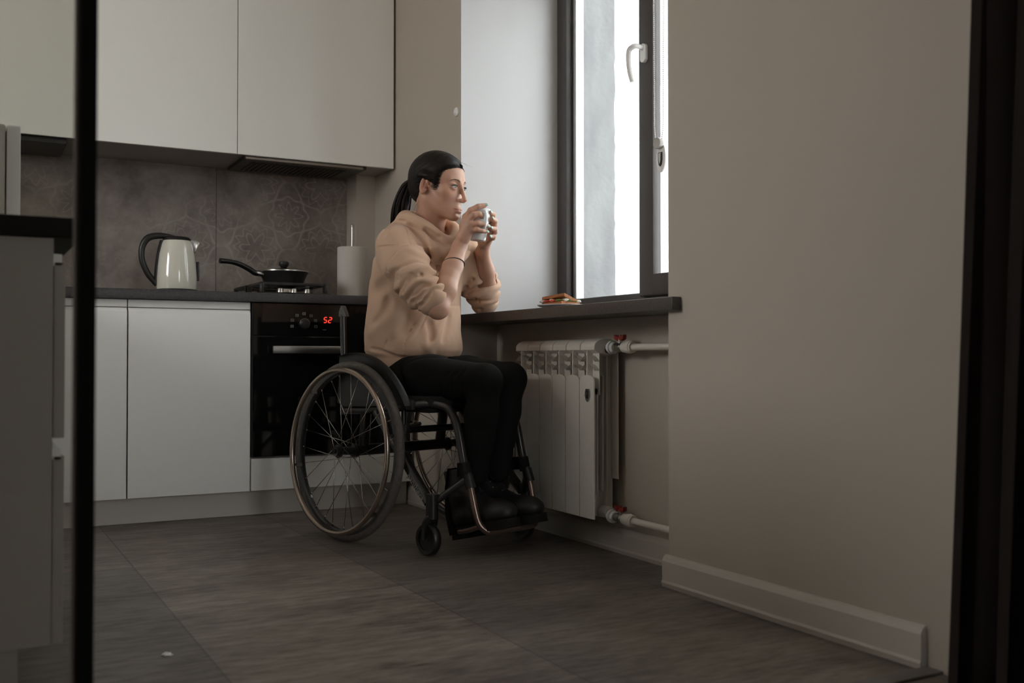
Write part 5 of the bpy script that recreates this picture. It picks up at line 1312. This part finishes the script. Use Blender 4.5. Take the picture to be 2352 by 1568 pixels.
# ---- boots
def boot():
    G = Grid((-.115, -.062, -.012), (.215, .062, .215), .003)
    G.chain([(-.035, 0, .20), (-.035, 0, .12), (-.042, 0, .055)], [.052, .048, .042], .02)
    G.chain([(-.045, 0, .045), (.05, 0, .045), (.12, 0, .040), (.150, 0, .038)], [.040, .040, .040, .034], .02)
    G.ell((.130, 0, .038), (.060, .046, .034), .015); G.cone((.0, 0, .11), (.07, 0, .06), .034, .030, .03)
    G.sub(lambda X, Y, Z: Z - .012 + 0 * X + 0 * Y, (-.12, -.07, -.02), (.22, .07, .02), .004)
    G.sub(lambda X, Y, Z: .200 - Z + 0 * X + 0 * Y, (-.12, -.07, .19), (.22, .07, .22), .004)
    for x, z in ((.035, .085), (.055, .072)): fold(G, [(x, -.045, z - .035), (x + .004, 0, z + .012), (x, .045, z - .035)], .006, -.003)
    fold(G, [(-.06, -.05, .075), (-.01, -.047, .085), (.03, -.04, .062)], .003, -.0025); fold(G, [(.085, -.05, .03), (.095, -.03, .07), (.095, .03, .07), (.085, .05, .03)], .003, -.0025)
    fold(G, [(-.06, -.052, .125), (-.03, -.055, .13), (.0, -.045, .12)], .007, -.003)
    b = nets(G, 'boot', Mboot, person, 1)
    bm = BM(); out = [(-.088, -.012), (-.084, -.030), (-.06, -.040), (-.01, -.036), (.05, -.040), (.11, -.049), (.155, -.046), (.185, -.028), (.193, 0)]
    out = smooth_path([(x, y, 0) for x, y in out], 4); pts = [(p.x, p.y) for p in out] + [(p.x, -p.y) for p in reversed(out[:-1])]
    prism(bm, pts, 'z', -.004, .018, .003); prism(bm, [p for p in pts if p[0] < -.015], 'z', -.020, -.003, .002); prism(bm, [p for p in pts if p[0] > .03], 'z', -.010, -.003, .001)
    link('sole', bm, Msole, b, True)
    bm = BM()
    for i in range(6):
        f = i / 5; x = .062 - .045 * f ** .6; z = .088 + .100 * f; x0 = x + .004
        tube(bm, smooth_path([(x0 - .012, -.022, z - .004), (x0 + .006, -.010, z + .006), (x0 + .008, .010, z + .010), (x0 - .012, .022, z + .012)], 4), .0018, 6)
    tube(bm, smooth_path([(.022, -.01, .190), (.03, -.035, .185), (.035, -.045, .165), (.045, -.035, .15), (.03, -.02, .178)], 5), .0016, 6)
    tube(bm, smooth_path([(.022, .01, .190), (.045, .02, .175), (.06, .028, .145), (.07, .03, .12)], 5), .0016, 6)
    link('laces', bm, mat('black_lace', (.02, .019, .018), .7), b, True)
    bm = BM()
    for i in range(6):
        f = i / 5; x = .062 - .045 * f ** .6 - .008; z = .086 + .100 * f
        for s in (-1, 1):
            t = bmesh.new(); bmesh.ops.create_uvsphere(t, u_segments=8, v_segments=6, radius=.0028); merge(bm, t, Matrix.Translation((x - .006, s * .026, z)))
    link('eyelets', bm, M['steel'], b, True)
    return b
b1 = boot()
def place(b, x, y, z, pitch, yaw): b.location = (x, y, z); b.rotation_euler = (0, R(-pitch), R(yaw))
place(b1, .443, -.060, .068, 13.5, -2)
b2 = b1.copy(); COL.objects.link(b2); b2.parent = person
for ch in list(b1.children):
    q = ch.copy(); COL.objects.link(q); q.parent = b2
place(b2, .430, .062, .066, 13.5, 3)

# heel sling of the wheelchair behind the boots
bm = BM(); rows = []
for z, x in ((.262, .374), (.20, .362), (.12, .362), (.05, .385)):
    rows.append([bm.verts.new((x - .01 * (1 - (y / .12) ** 2), y, z)) for y in np.linspace(-.118, .118, 12)])
for A, C in zip(rows, rows[1:]):
    for k in range(11): bm.faces.new((A[k], A[k + 1], C[k + 1], C[k]))
bmesh.ops.solidify(bm, geom=bm.faces[:], thickness=.004); link('heel_sling', bm, Mfab, wc, True)

# ---- mug
mugL = Vector((.33, .057, 1.062)); 
mg = empty('mug', (0, 0, 0), 0, 'white ceramic mug held in both hands of the seated woman', 'mug')
PM = Matrix.Translation(CH_LOC) @ Matrix.Rotation(CH_RZ, 4, 'Z')
tilt = Matrix.Rotation(R(-6), 4, Vector((.775, -.632, 0)))
Mw = PM @ Matrix.Translation(mugL) @ tilt @ Matrix.Translation((0, 0, -.054))
mg.matrix_basis = Mw
Mmug = mat('glazed_white_ceramic', (.74, .75, .74), .12, coat=.4)
bm = BM(); lathe(bm, [(0, .002), (.024, .002), (.026, 0), (.029, .002), (.0315, .012), (.034, .04), (.0355, .085), (.0362, .106), (.0355, .1075), (.0343, .106), (.0335, .085), (.031, .03), (.026, .007), (0, .006)], seg=56); link('mug_body', bm, Mmug, mg, True)
hd = Vector((-.62, -.78, 0)); hd = Vector((.93, -.36, 0)).normalized()
bm = BM(); tube(bm, smooth_path([hd * .033 + Vector((0, 0, .088)), hd * .048 + Vector((0, 0, .092)), hd * .059 + Vector((0, 0, .078)), hd * .059 + Vector((0, 0, .055)), hd * .050 + Vector((0, 0, .038)), hd * .031 + Vector((0, 0, .034))], 6), [.0065, .006, .0055, .0055, .006, .0065], 12, flat=1.3); link('mug_handle', bm, Mmug, mg, True)
bm = BM(); lathe(bm, [(0, .088), (.033, .088), (.033, .086), (0, .086)], seg=40); link('drink', bm, mat('dark_tea', (.06, .025, .01), .08), mg, True)
